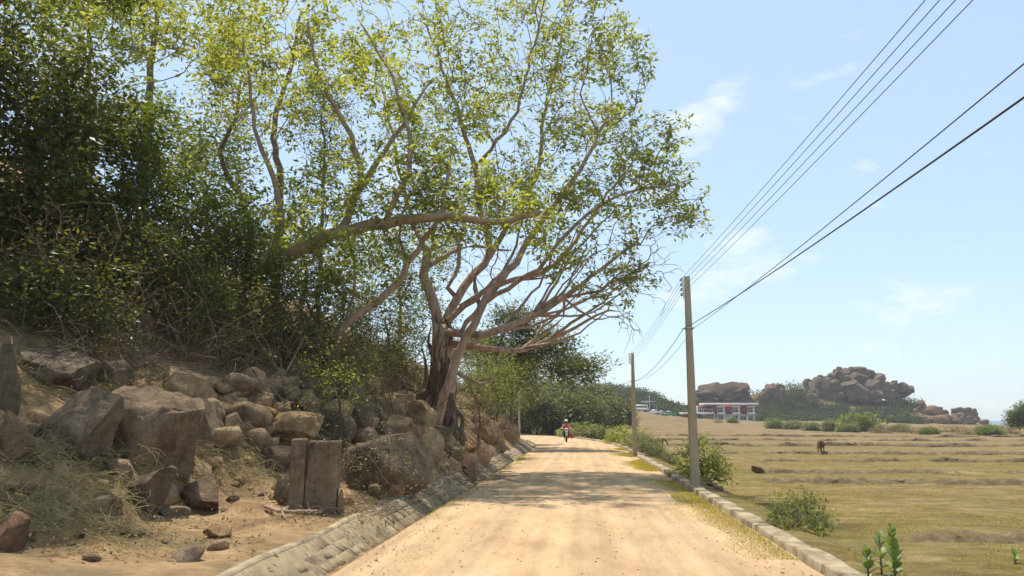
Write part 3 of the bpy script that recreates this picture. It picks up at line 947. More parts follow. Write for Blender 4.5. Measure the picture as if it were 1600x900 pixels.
# --- the big fig tree by the road
fx, fy, fz = hit(690, 672)
FD = fy
base = Vector((fx, fy, fz - 0.3))
Lf = [([base] + P_((694, 600, FD), (692, 545, FD), (690, 505, FD)), 0.5, 0.36),
      (P_((690, 530, FD), (678, 470, FD), (664, 430, FD), (668, 395, FD)), 0.30, 0.2),
      (P_((690, 520, FD), (720, 522, FD - .6), (770, 520, FD - 1), (830, 495, FD - 1), (880, 465, FD - 1.2), (940, 420, FD - 1.5), (990, 380, FD - 1.5)), 0.24, 0.05),
      (P_((700, 535, FD), (760, 545, FD - .4), (820, 545, FD), (880, 520, FD + .3), (950, 487, FD + 0.4)), 0.2, 0.05),
      ([at(680, 674, FD - .55)] + P_((700, 600, FD - .9), (725, 540, FD - 1.1), (760, 470, FD - 1.2), (815, 395, FD - 1.2), (850, 340, FD - 1.2), (905, 265, FD - 1), (950, 180, FD - .6)), 0.27, 0.06),
      (P_((692, 512, FD), (730, 440, FD + .6), (765, 400, FD + 1), (750, 330, FD + 1.2), (742, 260, FD + 1), (700, 130, FD + .5), (668, 40, FD)), 0.26, 0.05),
      (P_((765, 400, FD + 1), (800, 340, FD + 1.4), (840, 270, FD + 1.5), (850, 180, FD + 1.6), (880, 60, FD + 1.5)), 0.17, 0.05),
      (P_((760, 470, FD - 1.2), (840, 420, FD - 2), (900, 350, FD - 2.5), (980, 300, FD - 2.8), (1060, 290, FD - 3)), 0.13, 0.035),
      (P_((690, 512, FD), (725, 480, FD - .4), (790, 440, FD + .2), (860, 420, FD + .8), (930, 330, FD + 1.4), (1000, 240, FD + 1.6)), 0.17, 0.04),
      (P_((742, 260, FD + 1), (800, 190, FD), (830, 90, FD - .6), (850, 10, FD - 1)), 0.11, 0.04),
      (P_((668, 395, FD), (640, 330, FD + .6), (620, 250, FD + .8), (600, 150, FD + 1)), 0.14, 0.04),
      (P_((720, 522, FD - .6), (745, 475, FD - .2), (740, 430, FD), (760, 415, FD)), 0.14, 0.1),
      (P_((830, 495, FD - 1), (870, 440, FD - .6), (900, 390, FD - .4), (960, 330, FD)), 0.09, 0.03),
      (P_((830, 495, FD - 1), (890, 480, FD - 1.6), (950, 445, FD - 2), (1000, 420, FD - 2.2)), 0.08, 0.025),
      (P_((780, 518, FD - 1), (820, 470, FD - .4), (850, 430, FD), (880, 350, FD + .4)), 0.09, 0.03),
      (P_((820, 545, FD), (860, 500, FD + .6), (910, 470, FD + .9), (970, 460, FD + 1)), 0.08, 0.025),
      (P_((668, 420, FD), (700, 400, FD + .4), (740, 385, FD + .6), (800, 395, FD + .6)), 0.13, 0.05),
      (P_((720, 480, FD - .4), (760, 450, FD - .3), (800, 400, FD + .3), (820, 330, FD + .6)), 0.12, 0.04),
      (P_((700, 450, FD + .3), (720, 400, FD + .4), (700, 350, FD + .5), (640, 280, FD + .8)), 0.13, 0.04),
      (P_((690, 560, FD), (720, 585, FD - .5), (750, 600, FD - .6), (775, 590, FD - .5)), 0.15, 0.07)]
fa = ell([(830, 70, FD, 170, 130, 4.5, 560), (930, 130, FD, 105, 110, 3.5, 340), (985, 270, FD - 1, 95, 90, 3, 310), (910, 370, FD - 1.5, 100, 80, 3, 230), (770, 240, FD, 140, 120, 4.5, 360), (660, 90, FD, 130, 120, 4, 310),
          (700, 320, FD - 1, 120, 60, 4, 150), (960, 450, FD - 1.5, 45, 50, 2, 90), (1055, 320, FD - 2.6, 50, 30, 1.5, 70), (850, 300, FD - 2, 150, 60, 3, 130), (820, -60, FD, 190, 100, 5, 160)], 3)
fbare = ell([(980, 400, FD - 1.5, 90, 80, 2.5, 130), (1000, 480, FD - 1.5, 50, 100, 2, 60), (800, 430, FD, 110, 80, 2.5, 160), (900, 460, FD, 90, 50, 2, 80)], 4)
Lf = [Lf[0]] + [(p, a * 0.68, b * 0.8) for (p, a, b) in Lf[1:]]
rf = random.Random(8)
for k in range(15):                                   # pale thin branches fanning low over the road
    q0 = rf.choice([(770, 520, -1), (830, 495, -1), (880, 465, -1.2), (815, 545, 0), (860, 528, .2), (790, 440, .2), (725, 540, -1.1)])
    ex, ey = rf.uniform(870, 1010), rf.uniform(330, 500)
    dd = rf.uniform(-2.2, 1.5)
    mxx, myy = (q0[0] * .45 + ex * .55), (q0[1] * .45 + ey * .55) + rf.uniform(5, 32)
    Lf.append((P_((q0[0], q0[1], FD + q0[2]), (mxx, myy, FD + (q0[2] + dd) / 2), (ex, ey, FD + dd)), rf.uniform(.04, .075), 0.016))
wood = grow(Lf, np.vstack([fa, fbare]), 0.28, 0.4, 0.009, 0.13, 5)
fol = leaves(fa, 9, 0.085, 0.19, 6, 0.3)
fig = place((fx, fy, fz), 'fig_tree', 'big spreading fig tree with gnarled trunk overhanging the road', 'tree', wood, M['bark_fig'], fol, M['leaf_fig'])
for k in range(22):
    a = -PI * 0.05 - PI * 0.9 * k / 21
    p0 = Vector((math.cos(a) * 0.74 * random.uniform(.8, 1.2), math.sin(a) * 0.7, -0.6 + random.uniform(0, .2)))
    zt = random.uniform(1.8, 4.0)
    pts = [p0 + (Vector((math.cos(a + random.gauss(0, .25)) * (0.48 - .07 * (zt - 1.8)), math.sin(a) * (0.47 - .07 * (zt - 1.8)), zt)) - p0) * t + Vector((random.gauss(0, .06), random.gauss(0, .04), 0)) + Vector((math.cos(a), math.sin(a), 0)) * (-0.1 * math.sin(PI * t)) for t in np.linspace(0, 1, 8)]
    mb = MB()
    rp_ = resample(pts, 0.12)
    mb.tube(rp_, np.linspace(0.10, 0.03, len(rp_)) * random.uniform(0.6, 1.25) * (1 + 0.18 * np.sin(np.arange(len(rp_)) * 0.9 + k)), 7)
    mb.build('aerial_root', M['bark_dark'] if k % 3 else M['bark_grey'], fig, True)

# --- smooth limbed tree reaching in from the left
sx, sy, sz = hit(395, 560)
SD = 21.0
tb = Vector((at(385, 500, SD).x, SD, h1(at(385, 500, SD).x, SD)))
Ls = [([tb - Vector((0, 0, .4))] + P_((385, 470, SD), (415, 418, SD - .2), (470, 390, SD - .4), (530, 362, SD - .6), (600, 348, SD - .8), (680, 338, SD - 1), (770, 348, SD - 1.2), (840, 335, SD - 1.4)), 0.25, 0.07),
      (P_((530, 362, SD - .6), (560, 300, SD), (600, 235, SD + .3), (670, 130, SD + .5)), 0.12, 0.03),
      (P_((560, 300, SD), (555, 230, SD + .2), (500, 120, SD + .2), (480, 30, SD)), 0.1, 0.03),
      (P_((415, 418, SD), (440, 330, SD + .5), (400, 200, SD + .5), (380, 60, SD)), 0.12, 0.03),
      (P_((600, 348, SD - .8), (640, 250, SD - .5), (620, 140, SD), (560, 30, SD)), 0.08, 0.03)]
sa = ell([(560, 160, SD + .5, 150, 130, 3.5, 270), (440, 130, SD, 120, 130, 3, 200), (490, 330, SD, 130, 60, 3, 200), (620, 290, SD, 140, 60, 3, 190), (560, 410, SD - .5, 110, 50, 2.5, 120), (420, 30, SD, 160, 60, 3, 150), (770, 330, SD - 1.2, 110, 45, 2, 150)], 13)
wood = grow(Ls, sa, 0.3, 0.4, 0.006, 0.12, 15)
place(tb, 'smooth_limbed_tree', 'smooth barked tree whose thick tan limb reaches sideways across the picture', 'tree', wood, M['bark_smooth'], leaves(sa, 10, 0.08, 0.18, 16, 0.3), M['leaf_fig'])

# --- slim curved tree
cx, cy, cz = hit(522, 590)
CD = cy
Lc = [([Vector((cx, cy, cz - .2))] + P_((523, 560, CD), (530, 520, CD), (570, 484, CD), (615, 450, CD), (640, 410, CD), (662, 375, CD), (690, 330, CD), (700, 260, CD)), 0.15, 0.05),
      (P_((540, 505, CD), (556, 460, CD), (552, 400, CD)), 0.06, 0.03), (P_((640, 410, CD), (625, 370, CD), (640, 300, CD)), 0.06, 0.02)]
ca = ell([(560, 440, CD, 90, 50, 1.6, 110), (650, 330, CD, 120, 60, 2, 140), (700, 260, CD, 100, 60, 2, 90), (470, 440, CD, 80, 50, 2, 110)], 23)
place((cx, cy, cz), 'slim_tree', 'slim brown tree with curved leaning stem below the thick limb', 'tree', grow(Lc, ca, 0.3, 0.35, 0.006, 0.12, 24), M['bark_fig'], leaves(ca, 10, 0.08, 0.16, 25), M['leaf_mid'])

# --- tall trees further up the hill
def tall(px, pyb, D, pts, ells, seed, label, K=8, size=0.25, lm='leaf_yel', bm='bark_grey', r0=0.22, spread=0.1):
    p = at(px, pyb, D)
    b = Vector((p.x, D, h1(p.x, D)))
    L = [([b - Vector((0, 0, .3))] + P_(*[(a, c, D + (q[0] if q else 0)) for a, c, *q in pts]), r0, r0 * 0.25)]
    e_ = ell([(a, c, D + dd, rx, ry, dp, n_) for (a, c, dd, rx, ry, dp, n_) in ells], seed)
    return place(b, 'hillside_tree', label, 'tree', grow(L, e_, 0.3, 0.45, 0.007, 0.12, seed), M[bm], leaves(e_, K, spread, size, seed + 1), M[lm], 'trees on the hillside')
tall(436, 330, 31, [(438, 290), (428, 200), (452, 110), (470, 20)], [(430, 60, 0, 130, 90, 3, 200), (360, 130, 0, 70, 80, 2.5, 110), (520, 60, 0, 90, 90, 2.5, 110)], 31, 'tall straight grey trunked tree standing on the hill behind the thick limb')
tall(232, 220, 26, [(232, 160), (236, 100), (246, 20), (250, -60)], [(240, 10, 0, 110, 70, 2.5, 190), (330, 50, 0, 90, 70, 2.5, 150), (130, 10, 0, 90, 50, 2, 130)], 33, 'pale trunked tree at the top left rising above dark shrubs')
tall(392, 420, 23, [(388, 340), (362, 285), (345, 240), (368, 185), (375, 120)], [(370, 160, 0, 80, 60, 1.5, 110), (330, 270, 0, 60, 50, 1.5, 70)], 35, 'thin dark trunk bending left between two leafy crowns', bm='bark_dark', r0=0.14, size=0.13)
tall(505, 330, 28, [(506, 270), (504, 200), (508, 120)], [(506, 190, 0, 32, 90, 0.8, 150)], 37, 'narrow column like tree wrapped in dark climbing leaves', K=24, size=0.12, lm='leaf_dark', r0=0.1, spread=0.2)

# --- dense dark trees and shrubs filling the left slope
def dense(px, py, D, rx, ry, dp, n, seed, label, lm='leaf_dark', K=17, size=0.17, spread=0.14, name='leafy_tree', bm='bark_dark', pxb=None, r0=0.12):
    c = at(px, py, D)
    bx = at(pxb if pxb else px, py, D).x
    b = Vector((bx, D + 0.3, h1(bx, D + 0.3)))
    L = [([b - Vector((0, 0, .3)), b.lerp(c, 0.5) + Vector((.2, 0, 0)), c], r0, 0.03)]
    e_ = ell([(px, py, D, rx, ry, dp, n)], seed)
    e_ = e_[e_[:, 2] > H(e_[:, 0], e_[:, 1]) + 0.05]
    return place(b, name, label, 'tree' if 'tree' in name else 'shrub', grow(L, e_, 0.3, 0.4, 0.006, 0.12, seed), M[bm], leaves(e_, K, spread, size, seed + 1), M[lm], 'trees on the hillside' if 'tree' in name else 'shrubs on the hillside')
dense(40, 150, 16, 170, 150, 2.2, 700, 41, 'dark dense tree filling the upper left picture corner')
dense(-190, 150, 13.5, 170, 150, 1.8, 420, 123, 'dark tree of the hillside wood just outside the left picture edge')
dense(130, -70, 13.2, 190, 80, 1.8, 330, 125, 'dark leafy crown added over the top left picture edge to shade the bank', 'leaf_mid', pxb=-380, r0=0.08)  # crown added mostly above the frame to shade the bank below
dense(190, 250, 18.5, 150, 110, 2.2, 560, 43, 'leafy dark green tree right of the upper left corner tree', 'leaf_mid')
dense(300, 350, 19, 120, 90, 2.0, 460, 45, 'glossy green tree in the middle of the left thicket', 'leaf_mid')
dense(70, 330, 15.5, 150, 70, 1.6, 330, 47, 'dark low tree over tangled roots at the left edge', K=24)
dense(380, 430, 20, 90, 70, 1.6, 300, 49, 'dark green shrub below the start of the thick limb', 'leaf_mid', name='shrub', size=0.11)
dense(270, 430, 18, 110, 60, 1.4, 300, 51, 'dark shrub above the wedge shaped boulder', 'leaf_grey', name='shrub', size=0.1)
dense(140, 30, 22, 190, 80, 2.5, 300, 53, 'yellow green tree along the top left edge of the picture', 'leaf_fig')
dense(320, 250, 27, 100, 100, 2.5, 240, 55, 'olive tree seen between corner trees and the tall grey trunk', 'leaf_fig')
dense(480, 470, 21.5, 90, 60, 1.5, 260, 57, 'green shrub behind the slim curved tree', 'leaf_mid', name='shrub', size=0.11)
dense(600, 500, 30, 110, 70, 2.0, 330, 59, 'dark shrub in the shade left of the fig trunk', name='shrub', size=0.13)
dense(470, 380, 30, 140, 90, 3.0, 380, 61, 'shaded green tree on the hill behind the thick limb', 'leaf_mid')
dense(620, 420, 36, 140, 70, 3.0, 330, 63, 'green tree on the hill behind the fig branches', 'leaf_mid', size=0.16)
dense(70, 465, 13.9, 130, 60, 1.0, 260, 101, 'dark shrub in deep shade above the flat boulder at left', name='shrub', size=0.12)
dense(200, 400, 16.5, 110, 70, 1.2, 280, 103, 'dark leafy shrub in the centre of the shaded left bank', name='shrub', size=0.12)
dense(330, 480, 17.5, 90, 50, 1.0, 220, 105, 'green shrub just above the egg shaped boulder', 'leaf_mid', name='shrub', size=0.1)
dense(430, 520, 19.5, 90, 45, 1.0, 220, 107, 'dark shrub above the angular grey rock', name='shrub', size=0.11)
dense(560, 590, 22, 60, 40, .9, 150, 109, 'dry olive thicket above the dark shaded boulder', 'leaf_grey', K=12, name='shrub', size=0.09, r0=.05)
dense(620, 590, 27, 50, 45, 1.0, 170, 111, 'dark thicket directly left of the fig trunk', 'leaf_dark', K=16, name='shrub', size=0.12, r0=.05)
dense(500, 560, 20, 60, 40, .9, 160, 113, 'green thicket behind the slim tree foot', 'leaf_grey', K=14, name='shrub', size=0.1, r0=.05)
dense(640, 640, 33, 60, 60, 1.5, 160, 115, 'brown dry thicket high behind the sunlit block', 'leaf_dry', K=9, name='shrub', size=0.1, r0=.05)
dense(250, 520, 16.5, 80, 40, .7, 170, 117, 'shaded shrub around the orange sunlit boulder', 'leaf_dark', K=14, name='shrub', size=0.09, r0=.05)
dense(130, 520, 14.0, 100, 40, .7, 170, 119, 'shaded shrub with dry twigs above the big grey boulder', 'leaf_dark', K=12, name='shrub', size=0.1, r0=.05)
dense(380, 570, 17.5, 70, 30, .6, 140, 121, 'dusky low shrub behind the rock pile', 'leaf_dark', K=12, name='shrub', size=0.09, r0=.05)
for (px_, py_, D_, rx_, ry_, n_, sd_, lab_) in ((60, 380, 13.6, 110, 70, 130, 131, 'bare brown twiggy shrub at the left edge below the dark trees'), (200, 470, 14.8, 100, 50, 120, 133, 'bare brown twiggy shrub above the wedge shaped boulder'),
        (340, 540, 16.8, 80, 40, 100, 135, 'dry leafless shrub behind the rock pile'), (460, 560, 18.6, 80, 50, 110, 137, 'dry leafless shrub left of the slim tree'), (590, 580, 22.5, 70, 60, 120, 139, 'pale leafless thicket between slim tree and fig'), (120, 540, 13.4, 90, 30, 90, 141, 'low dead shrub lying over the flat shaded boulder'), (740, 650, 27, 40, 30, 80, 143, 'dead twiggy bush at the right foot of the fig')):
    dense(px_, py_, D_, rx_, ry_, .7, n_, sd_, lab_, 'leaf_dry', K=2, name='shrub', size=0.07, bm='vine', r0=.04)
dense(742, 618, 29, 45, 45, 0.9, 220, 65, 'olive bush growing right of the fig trunk', 'leaf_grey', name='shrub', size=0.09, spread=0.18, r0=0.05)
dense(770, 580, 36, 50, 50, 1.4, 200, 67, 'green bush behind the olive bush by the fig', 'leaf_mid', name='shrub', size=0.13, r0=0.06)
dense(520, 600, 16.5, 36, 30, .5, 80, 69, 'small fresh green sprig at the foot of the slim tree', 'leaf_fig', K=14, name='shrub', size=0.07, spread=0.12, r0=0.03)
dense(582, 722, 14.2, 76, 34, .5, 100, 71, 'grey green thin bush growing in front of the dark sloping face', 'leaf_grey', K=6, name='shrub', size=0.06, spread=0.12, r0=0.02)
dense(694, 700, 23.2, 40, 24, .4, 80, 73, 'grey dry bush between round boulder and pale wedge rock', 'leaf_grey', K=9, name='shrub', size=0.07, spread=0.14, r0=0.02)
dense(560, 540, 27, 120, 60, 2.0, 260, 75, 'dark understorey shrub in deep shade behind the slim tree', name='shrub', size=0.13)
dense(660, 545, 34, 90, 60, 2.0, 220, 77, 'dry brown thicket shrub behind the fig trunk', 'leaf_dry', K=10, name='shrub', size=0.1)

# --- feathery dark trees over the bend
def feather(px, py, D, ells, seed, label, lm='leaf_dark', sz=0.3, K=24):
    b = at(px, 660, D)
    b = Vector((b.x, D, h1(b.x, D)))
    L = [([b - Vector((0, 0, .4))] + P_(*[(a, c, D) for a, c in py]), 0.2, 0.05)]
    e_ = ell(ells, seed)
    return place(b, 'feathery_tree', label, 'tree', grow(L, e_, 0.25, 0.6, 0.012, 0.1, seed, arc=0.02), M['bark_grey'], leaves(e_, K, 0.36, sz, seed + 1, 0.0, 0.24), M[lm], 'feathery trees before the bend')
feather(770, [(772, 600), (780, 540), (800, 500)], 46, [(840, 545, 46, 70, 26, 2, 200), (790, 520, 46, 70, 30, 2, 170), (905, 578, 45, 42, 14, 1.2, 110)], 81, 'feathery dark tree with long branch reaching right over the bend')
feather(745, [(750, 600), (745, 540)], 50, [(760, 560, 50, 80, 45, 2.5, 260), (840, 570, 49, 55, 22, 2, 120)], 83, 'brownish feathery tree in the shade behind the fig', 'leaf_grey')
feather(800, [(800, 620), (806, 580)], 56, [(800, 590, 56, 46, 45, 2, 200)], 85, 'small dusky feathery tree next to the thin far pole', 'leaf_grey')

# --- generic shrubs used as copies further away
def proto(seed, n, K, size, spread, lm, bm='bark_grey', shape=(1, 1, 1), name='shrub', label='', cat='shrub', tall_=0.0, group=None, flat=0.25, rt=0.012):
    r = np.random.default_rng(seed)
    d = r.normal(size=(n, 3))
    d /= np.linalg.norm(d, axis=1, keepdims=True)
    d *= r.uniform(0.2, 1, (n, 1)) ** (1 / 2.5)
    lob = 1 + 0.3 * fbm(d * 1.7 + seed, 3)[:, None]
    d = d * lob * np.array(shape)
    d[:, 2] = np.abs(d[:, 2] + flat) + tall_
    L = [([Vector((0, 0, -.1)), Vector((0.03, 0, 0.25 + tall_ * 0.6)), Vector((0, 0, .5 + tall_))], 0.06 + 0.03 * tall_, 0.03)]
    return place((0, 0, 0), name, label, cat, grow(L, d, 0.3, 0.25, rt, 0.12, seed), M[bm], leaves(d, K, spread, size, seed + 1), M[lm], group)
def put(o, px, py, D, s, label=None, rz=0, group=None, first=False):
    p = at(px, py, D)
    z = h1(p.x, D)
    if first:
        o.location = (p.x, D, z)
        o.rotation_euler = (0, 0, rz)
        o.scale = s if hasattr(s, '__len__') else (s, s, s)
        o['label'] = label
        if group:
            o['group'] = group
        return o
    return dup(o, label, (p.x, D, z), rz, s, group)

# forest around the bend
G1 = 'trees at the road bend'
tA = proto(301, 330, 26, 0.13, 0.12, 'leaf_dark', 'bark_dark', (1, 1, 1.15), 'bend_tree', '', 'tree', 0.4)
tB = proto(302, 330, 26, 0.13, 0.12, 'leaf_dark', 'bark_dark', (1.15, 1, .9), 'bend_tree', '', 'tree', 0.5)
put(tA, 838, 650, 92, 3.0, 'dark tree just right of the thin far pole', 0.3, G1, True)
put(tB, 882, 650, 96, 3.1, 'olive tree standing behind the motorbike rider', 1.3, G1, True)
put(tA, 862, 650, 104, 3.6, 'tall dark tree behind the olive tree at the bend', 2.1, G1)
put(tA, 915, 650, 100, 2.9, 'dark green tree right of the rider at the bend', 4.0, G1)
put(tB, 940, 650, 108, 3.0, 'green tree above the roadside bushes at the bend', 2.0, G1)
put(tA, 800, 650, 108, 3.9, 'dark tree far behind the thin pole', 5.0, G1)
put(tA, 968, 650, 125, 2.7, 'dark green tree left of the second pole', 1.0, G1)
put(tB, 925, 640, 135, 4.2, 'taller rounded tree topping the bend forest', 3.0, G1)
put(tA, 885, 640, 130, 4.4, 'rearmost tall tree of the bend forest', 0.8, G1)
put(tA, 770, 650, 100, 4.2, 'dark tree at the bend half hidden by the fig tree', 2.4, G1)
bA = proto(311, 200, 14, 0.2, 0.14, 'leaf_mid', 'bark_grey', (1.2, 1, .8))
bB = proto(312, 220, 14, 0.17, 0.13, 'leaf_grey', 'bark_grey', (1.2, 1, .7))
bD = proto(313, 170, 5, 0.14, 0.12, 'leaf_dry', 'twig', (1.3, 1, .7))
G2 = 'low bushes around the road bend'
put(bA, 905, 670, 86, 1.9, 'rounded green bush right behind the rider', 0.2, G2, True)
put(bB, 935, 675, 80, 1.7, 'grey green bush at the outer side of the bend', 1.0, G2, True)
put(bD, 900, 680, 82, 1.5, 'brown dry bush behind the rider at the bend', 2.0, G2, True)
put(bB, 850, 672, 98, 1.5, 'grass green low bush across the bend, left of the rider', 2.5, G2)
put(bA, 825, 672, 104, 1.6, 'low bush at the foot of the thin far pole', 3.5, G2)

# shrubs along the right kerb
G3 = 'shrubs along the right kerb'
kA = proto(321, 240, 10, 0.10, 0.09, 'leaf_grey', 'bark_grey', (1, 1, .9))
kB = proto(322, 190, 9, 0.125, 0.08, 'leaf_bright', 'bark_grey', (1, 1, .95))
def kput(o, u, D, s, label, rz=0, first=False, group=G3):
    x = u + float(xc(D))
    loc = (x, D, h1(x, D) - 0.03)
    if first:
        o.location, o.rotation_euler, o.scale = loc, (0, 0, rz), (s if hasattr(s, '__len__') else (s, s, s))
        o['label'], o['group'] = label, group
        return o
    return dup(o, label, loc, rz, s, group)
kput(kB, 3.62, 24, (0.9, 0.85, 1.2), 'bright green round bush directly behind the near concrete pole', 0.4, True)
kput(kA, 3.55, 41, 0.85, 'dusty bush at the foot of the second pole', 0.1, True)
kput(kB, 3.6, 50, 1.15, 'bright bush by the kerb where the road bends', 1.0)
kput(kA, 3.7, 45.5, 1.0, 'grey green bush between second pole and the bend', 2.2)
kput(kA, 3.55, 37, 0.62, 'small bush just this side of the second pole', 3.0)
kput(kA, 3.75, 33.5, 0.5, 'smallest low sprawling bush on the kerb before the second pole', 4.2)
kput(kB, 3.5, 58, 1.2, 'farthest bright bush on the kerb side of the bend', 4.2)
kput(kA, 4.2, 54, 1.3, 'tall dusty bush behind the bright kerb bushes', 5.2)
kC = proto(323, 230, 8, 0.11, 0.09, 'leaf_mid', 'twig', (1.15, 1, .95), flat=0.1, rt=0.006)
kput(kC, 3.42, 12.9, (0.56, 0.55, 0.62), 'grey green twiggy bush leaning over the near kerb', 0.7, True, 'roadside plants right of the near kerb')
kD = proto(324, 150, 5, 0.06, 0.08, 'leaf_dry', 'twig', (1.3, 1, .5), flat=0.05, rt=0.006)
kput(kD, 3.72, 10.9, 0.36, 'dry brown twig heap at the near kerb in front of the twiggy bush', 0.7, True, 'roadside plants right of the near kerb')

# milkweed: thick paired leaves, each leaf a part
leaf_grid = []
for i in range(5):
    t = i / 4
    w = 0.34 * math.sin(PI * min(1, t * 0.88 + 0.12)) ** 0.7 if i < 4 else 0.02
    zc = 0.10 * math.sin(PI * t * 0.8)
    leaf_grid += [(-w, t, zc + 0.05 * (w > .05)), (0, t, zc - 0.02), (w, t, zc + 0.05 * (w > .05))]
lf = []
for i in range(4):
    for j in range(2):
        a = i * 3 + j
        lf.append([a, a + 1, a + 4, a + 3])
milk_meshes = [mesh('leaf', np.array(leaf_grid), np.array(lf), M['leaf_calo'], True, np.full(8, t)) for t in (0.2, 0.5, 0.85)]
def milkweed(px, pyt, D, h, label, pairs, seed, bloom=False, lean=0.0):
    r = random.Random(seed)
    p = at(px, pyt, D)
    gz = h1(p.x, D)
    t = thing('milkweed_plant', label, 'plant', (p.x, D, gz), r.uniform(0, 3), 'broad leaved plants at the field edge')
    stems = [(0, 0, h)] + ([(0.12, 0.05, h * .7), (-0.13, 0.02, h * .62)] if bloom else [])
    for (ax, ay, hh) in stems:
        mb = MB()
        mb.tube([(0, 0, -.05), (ax * .5, ay * .5, hh * .5), (ax, ay, hh)], [0.012, 0.01, 0.005], 6)
        mb.build('stem', M['leaf_calo'] if False else M['bark_grey'], t, True)
        for k in range(pairs):
            f = (k + 0.6) / pairs
            L = 0.115 * (0.55 + 0.75 * math.sin(PI * min(1, f * .8 + .15))) * (0.8 if bloom else 1)
            for sgn in (0, PI):
                o = obj('leaf', r.choice(milk_meshes), t)
                o.location = (ax * f, ay * f, hh * f)
                o.rotation_euler = (R(18 + 45 * f + r.uniform(-10, 10)), r.uniform(-.2, .2), sgn + k * PI / 2 + r.uniform(-.25, .25))
                o.scale = (L, L, L)
        if bloom:
            mb = MB()
            for q in range(5):
                mb.box((ax + r.gauss(0, .03), ay + r.gauss(0, .03), hh + r.uniform(0, .05)), (.03, .03, .02), r.uniform(0, 3))
            mb.build('flower_cluster', M['flower'], t)
    return t
milkweed(1397, 880, 8.6, 0.52, 'tall milkweed with broad paired leaves at the bottom of the picture', 11, 1)
milkweed(1356, 890, 8.4, 0.36, 'lower milkweed with pale leaves next to the kerb end', 6, 2)
milkweed(1375, 860, 9.0, 0.42, 'slender milkweed behind the two larger ones', 4, 3)
milkweed(1532, 870, 9.6, 0.36, 'branching weed with small orange flowers at lower right', 6, 4, True)
milkweed(1458, 850, 10.4, 0.14, 'tiny green seedling on the field between milkweed and flowering weed', 3, 5)
milkweed(1578, 800, 13.4, 0.16, 'tiny dark seedling near the right picture edge', 3, 6)

# --- dry brush and grass: uncountable
def brush(name, label, regions, m, seed, rad=(0.004, 0.010), Lr=(0.5, 1.5), lift=0.5, cat='brush'):
    r = np.random.default_rng(seed)
    mb = MB()
    for (px0, py0, px1, py1, cnt, sc) in regions:
        for _ in range(cnt):
            x, y, z = hit(r.uniform(px0, px1), r.uniform(py0, py1))
            L = r.uniform(*Lr) * sc
            a = r.uniform(0, 2 * PI)
            el = r.uniform(-0.1, lift)
            d = np.array([math.cos(a) * math.cos(el), math.sin(a) * math.cos(el) * 0.6, math.sin(el) + .1])
            side = r.normal(0, 0.22, 3)
            t = np.linspace(0, 1, 6)[:, None]
            pts = np.array([x, y, z + 0.02 + r.uniform(0, 0.25) * sc]) + d * L * t + side * L * np.sin(PI * t) - np.array([0, 0, 0.35]) * L * t ** 2 + np.cumsum(r.normal(0, 0.03 * L, (6, 3)), 0)
            pts[:, 2] = np.maximum(pts[:, 2], Hc(pts[:, 0], pts[:, 1]) + 0.01)
            rr = r.uniform(*rad) * (0.6 + y / 25)
            mb.tube(pts, rr * np.linspace(1, 0.35, 6), 3, False)
    o = mb.build(name, m)
    tag(o, label, cat, kind='stuff')
brush('dry_straw', 'tangled pale dry straw and creepers over the left slope', [(0, 700, 210, 850, 1300, .8), (290, 690, 450, 770, 700, .7), (150, 610, 300, 690, 420, .8), (0, 570, 160, 640, 260, .8), (200, 690, 300, 770, 260, .7), (540, 680, 640, 760, 160, .7), (100, 820, 330, 880, 120, .4)], M['straw'], 91, (0.002, 0.0062), (0.15, 0.85), 0.3)
brush('brown_vines', 'brown dry vines and roots hanging in the shade of the left thicket', [(0, 330, 260, 520, 230, 1.5), (180, 430, 430, 600, 200, 1.3), (420, 480, 680, 640, 260, 1.5), (690, 560, 800, 660, 110, 1.4)], M['vine'], 98, (0.005, 0.014), (0.7, 2.0), 1.3)
brush('dead_twigs', 'bare dead twigs and roots tangled in the shade under the trees', [(0, 450, 240, 600, 130, 1.0), (200, 500, 420, 620, 130, 1.0), (400, 520, 660, 680, 300, 1.2), (560, 560, 680, 640, 120, 1.3), (740, 600, 800, 690, 100, 1.2)], M['bark_grey'], 92, (0.004, 0.013), (0.6, 1.8), 1.1)
brush('twig_litter', 'fallen twigs and litter strewn along the ditch', [(700, 715, 800, 765, 220, .6), (470, 790, 620, 810, 130, .5), (640, 760, 780, 800, 60, .35)], M['bark_grey'], 93, (0.003, 0.008), (0.3, 1.0), 0.15)
def litter(name, label, regions, m, seed, size, cat):
    r = np.random.default_rng(seed)
    C = []
    for (px0, py0, px1, py1, cnt) in regions:
        for _ in range(cnt):
            x, y, z = hit(r.uniform(px0, px1), r.uniform(py0, py1))
            C.append((x, y, z + 0.02))
    mb = leaves(np.array(C), 7, 0.09, size, seed, 0.0)
    V = np.concatenate(mb.V)
    V[:, 2] = np.where(np.abs(V[:, 0] - xc(V[:, 1])) < 2.9, 0.05 + np.abs(V[:, 2]) * 0.1, np.maximum(V[:, 2], H(V[:, 0], V[:, 1]) + 0.008))
    mb.V = [V]
    tag(mb.build(name, m, None, False, True), label, cat, kind='stuff')
litter('leaf_litter', 'brown dead leaves scattered over the slope and ditch', [(0, 560, 420, 880, 500), (420, 580, 800, 740, 600), (420, 760, 620, 830, 220), (640, 720, 790, 780, 120), (590, 770, 720, 850, 6)], M['leaf_dry'], 94, 0.06, 'leaf litter')

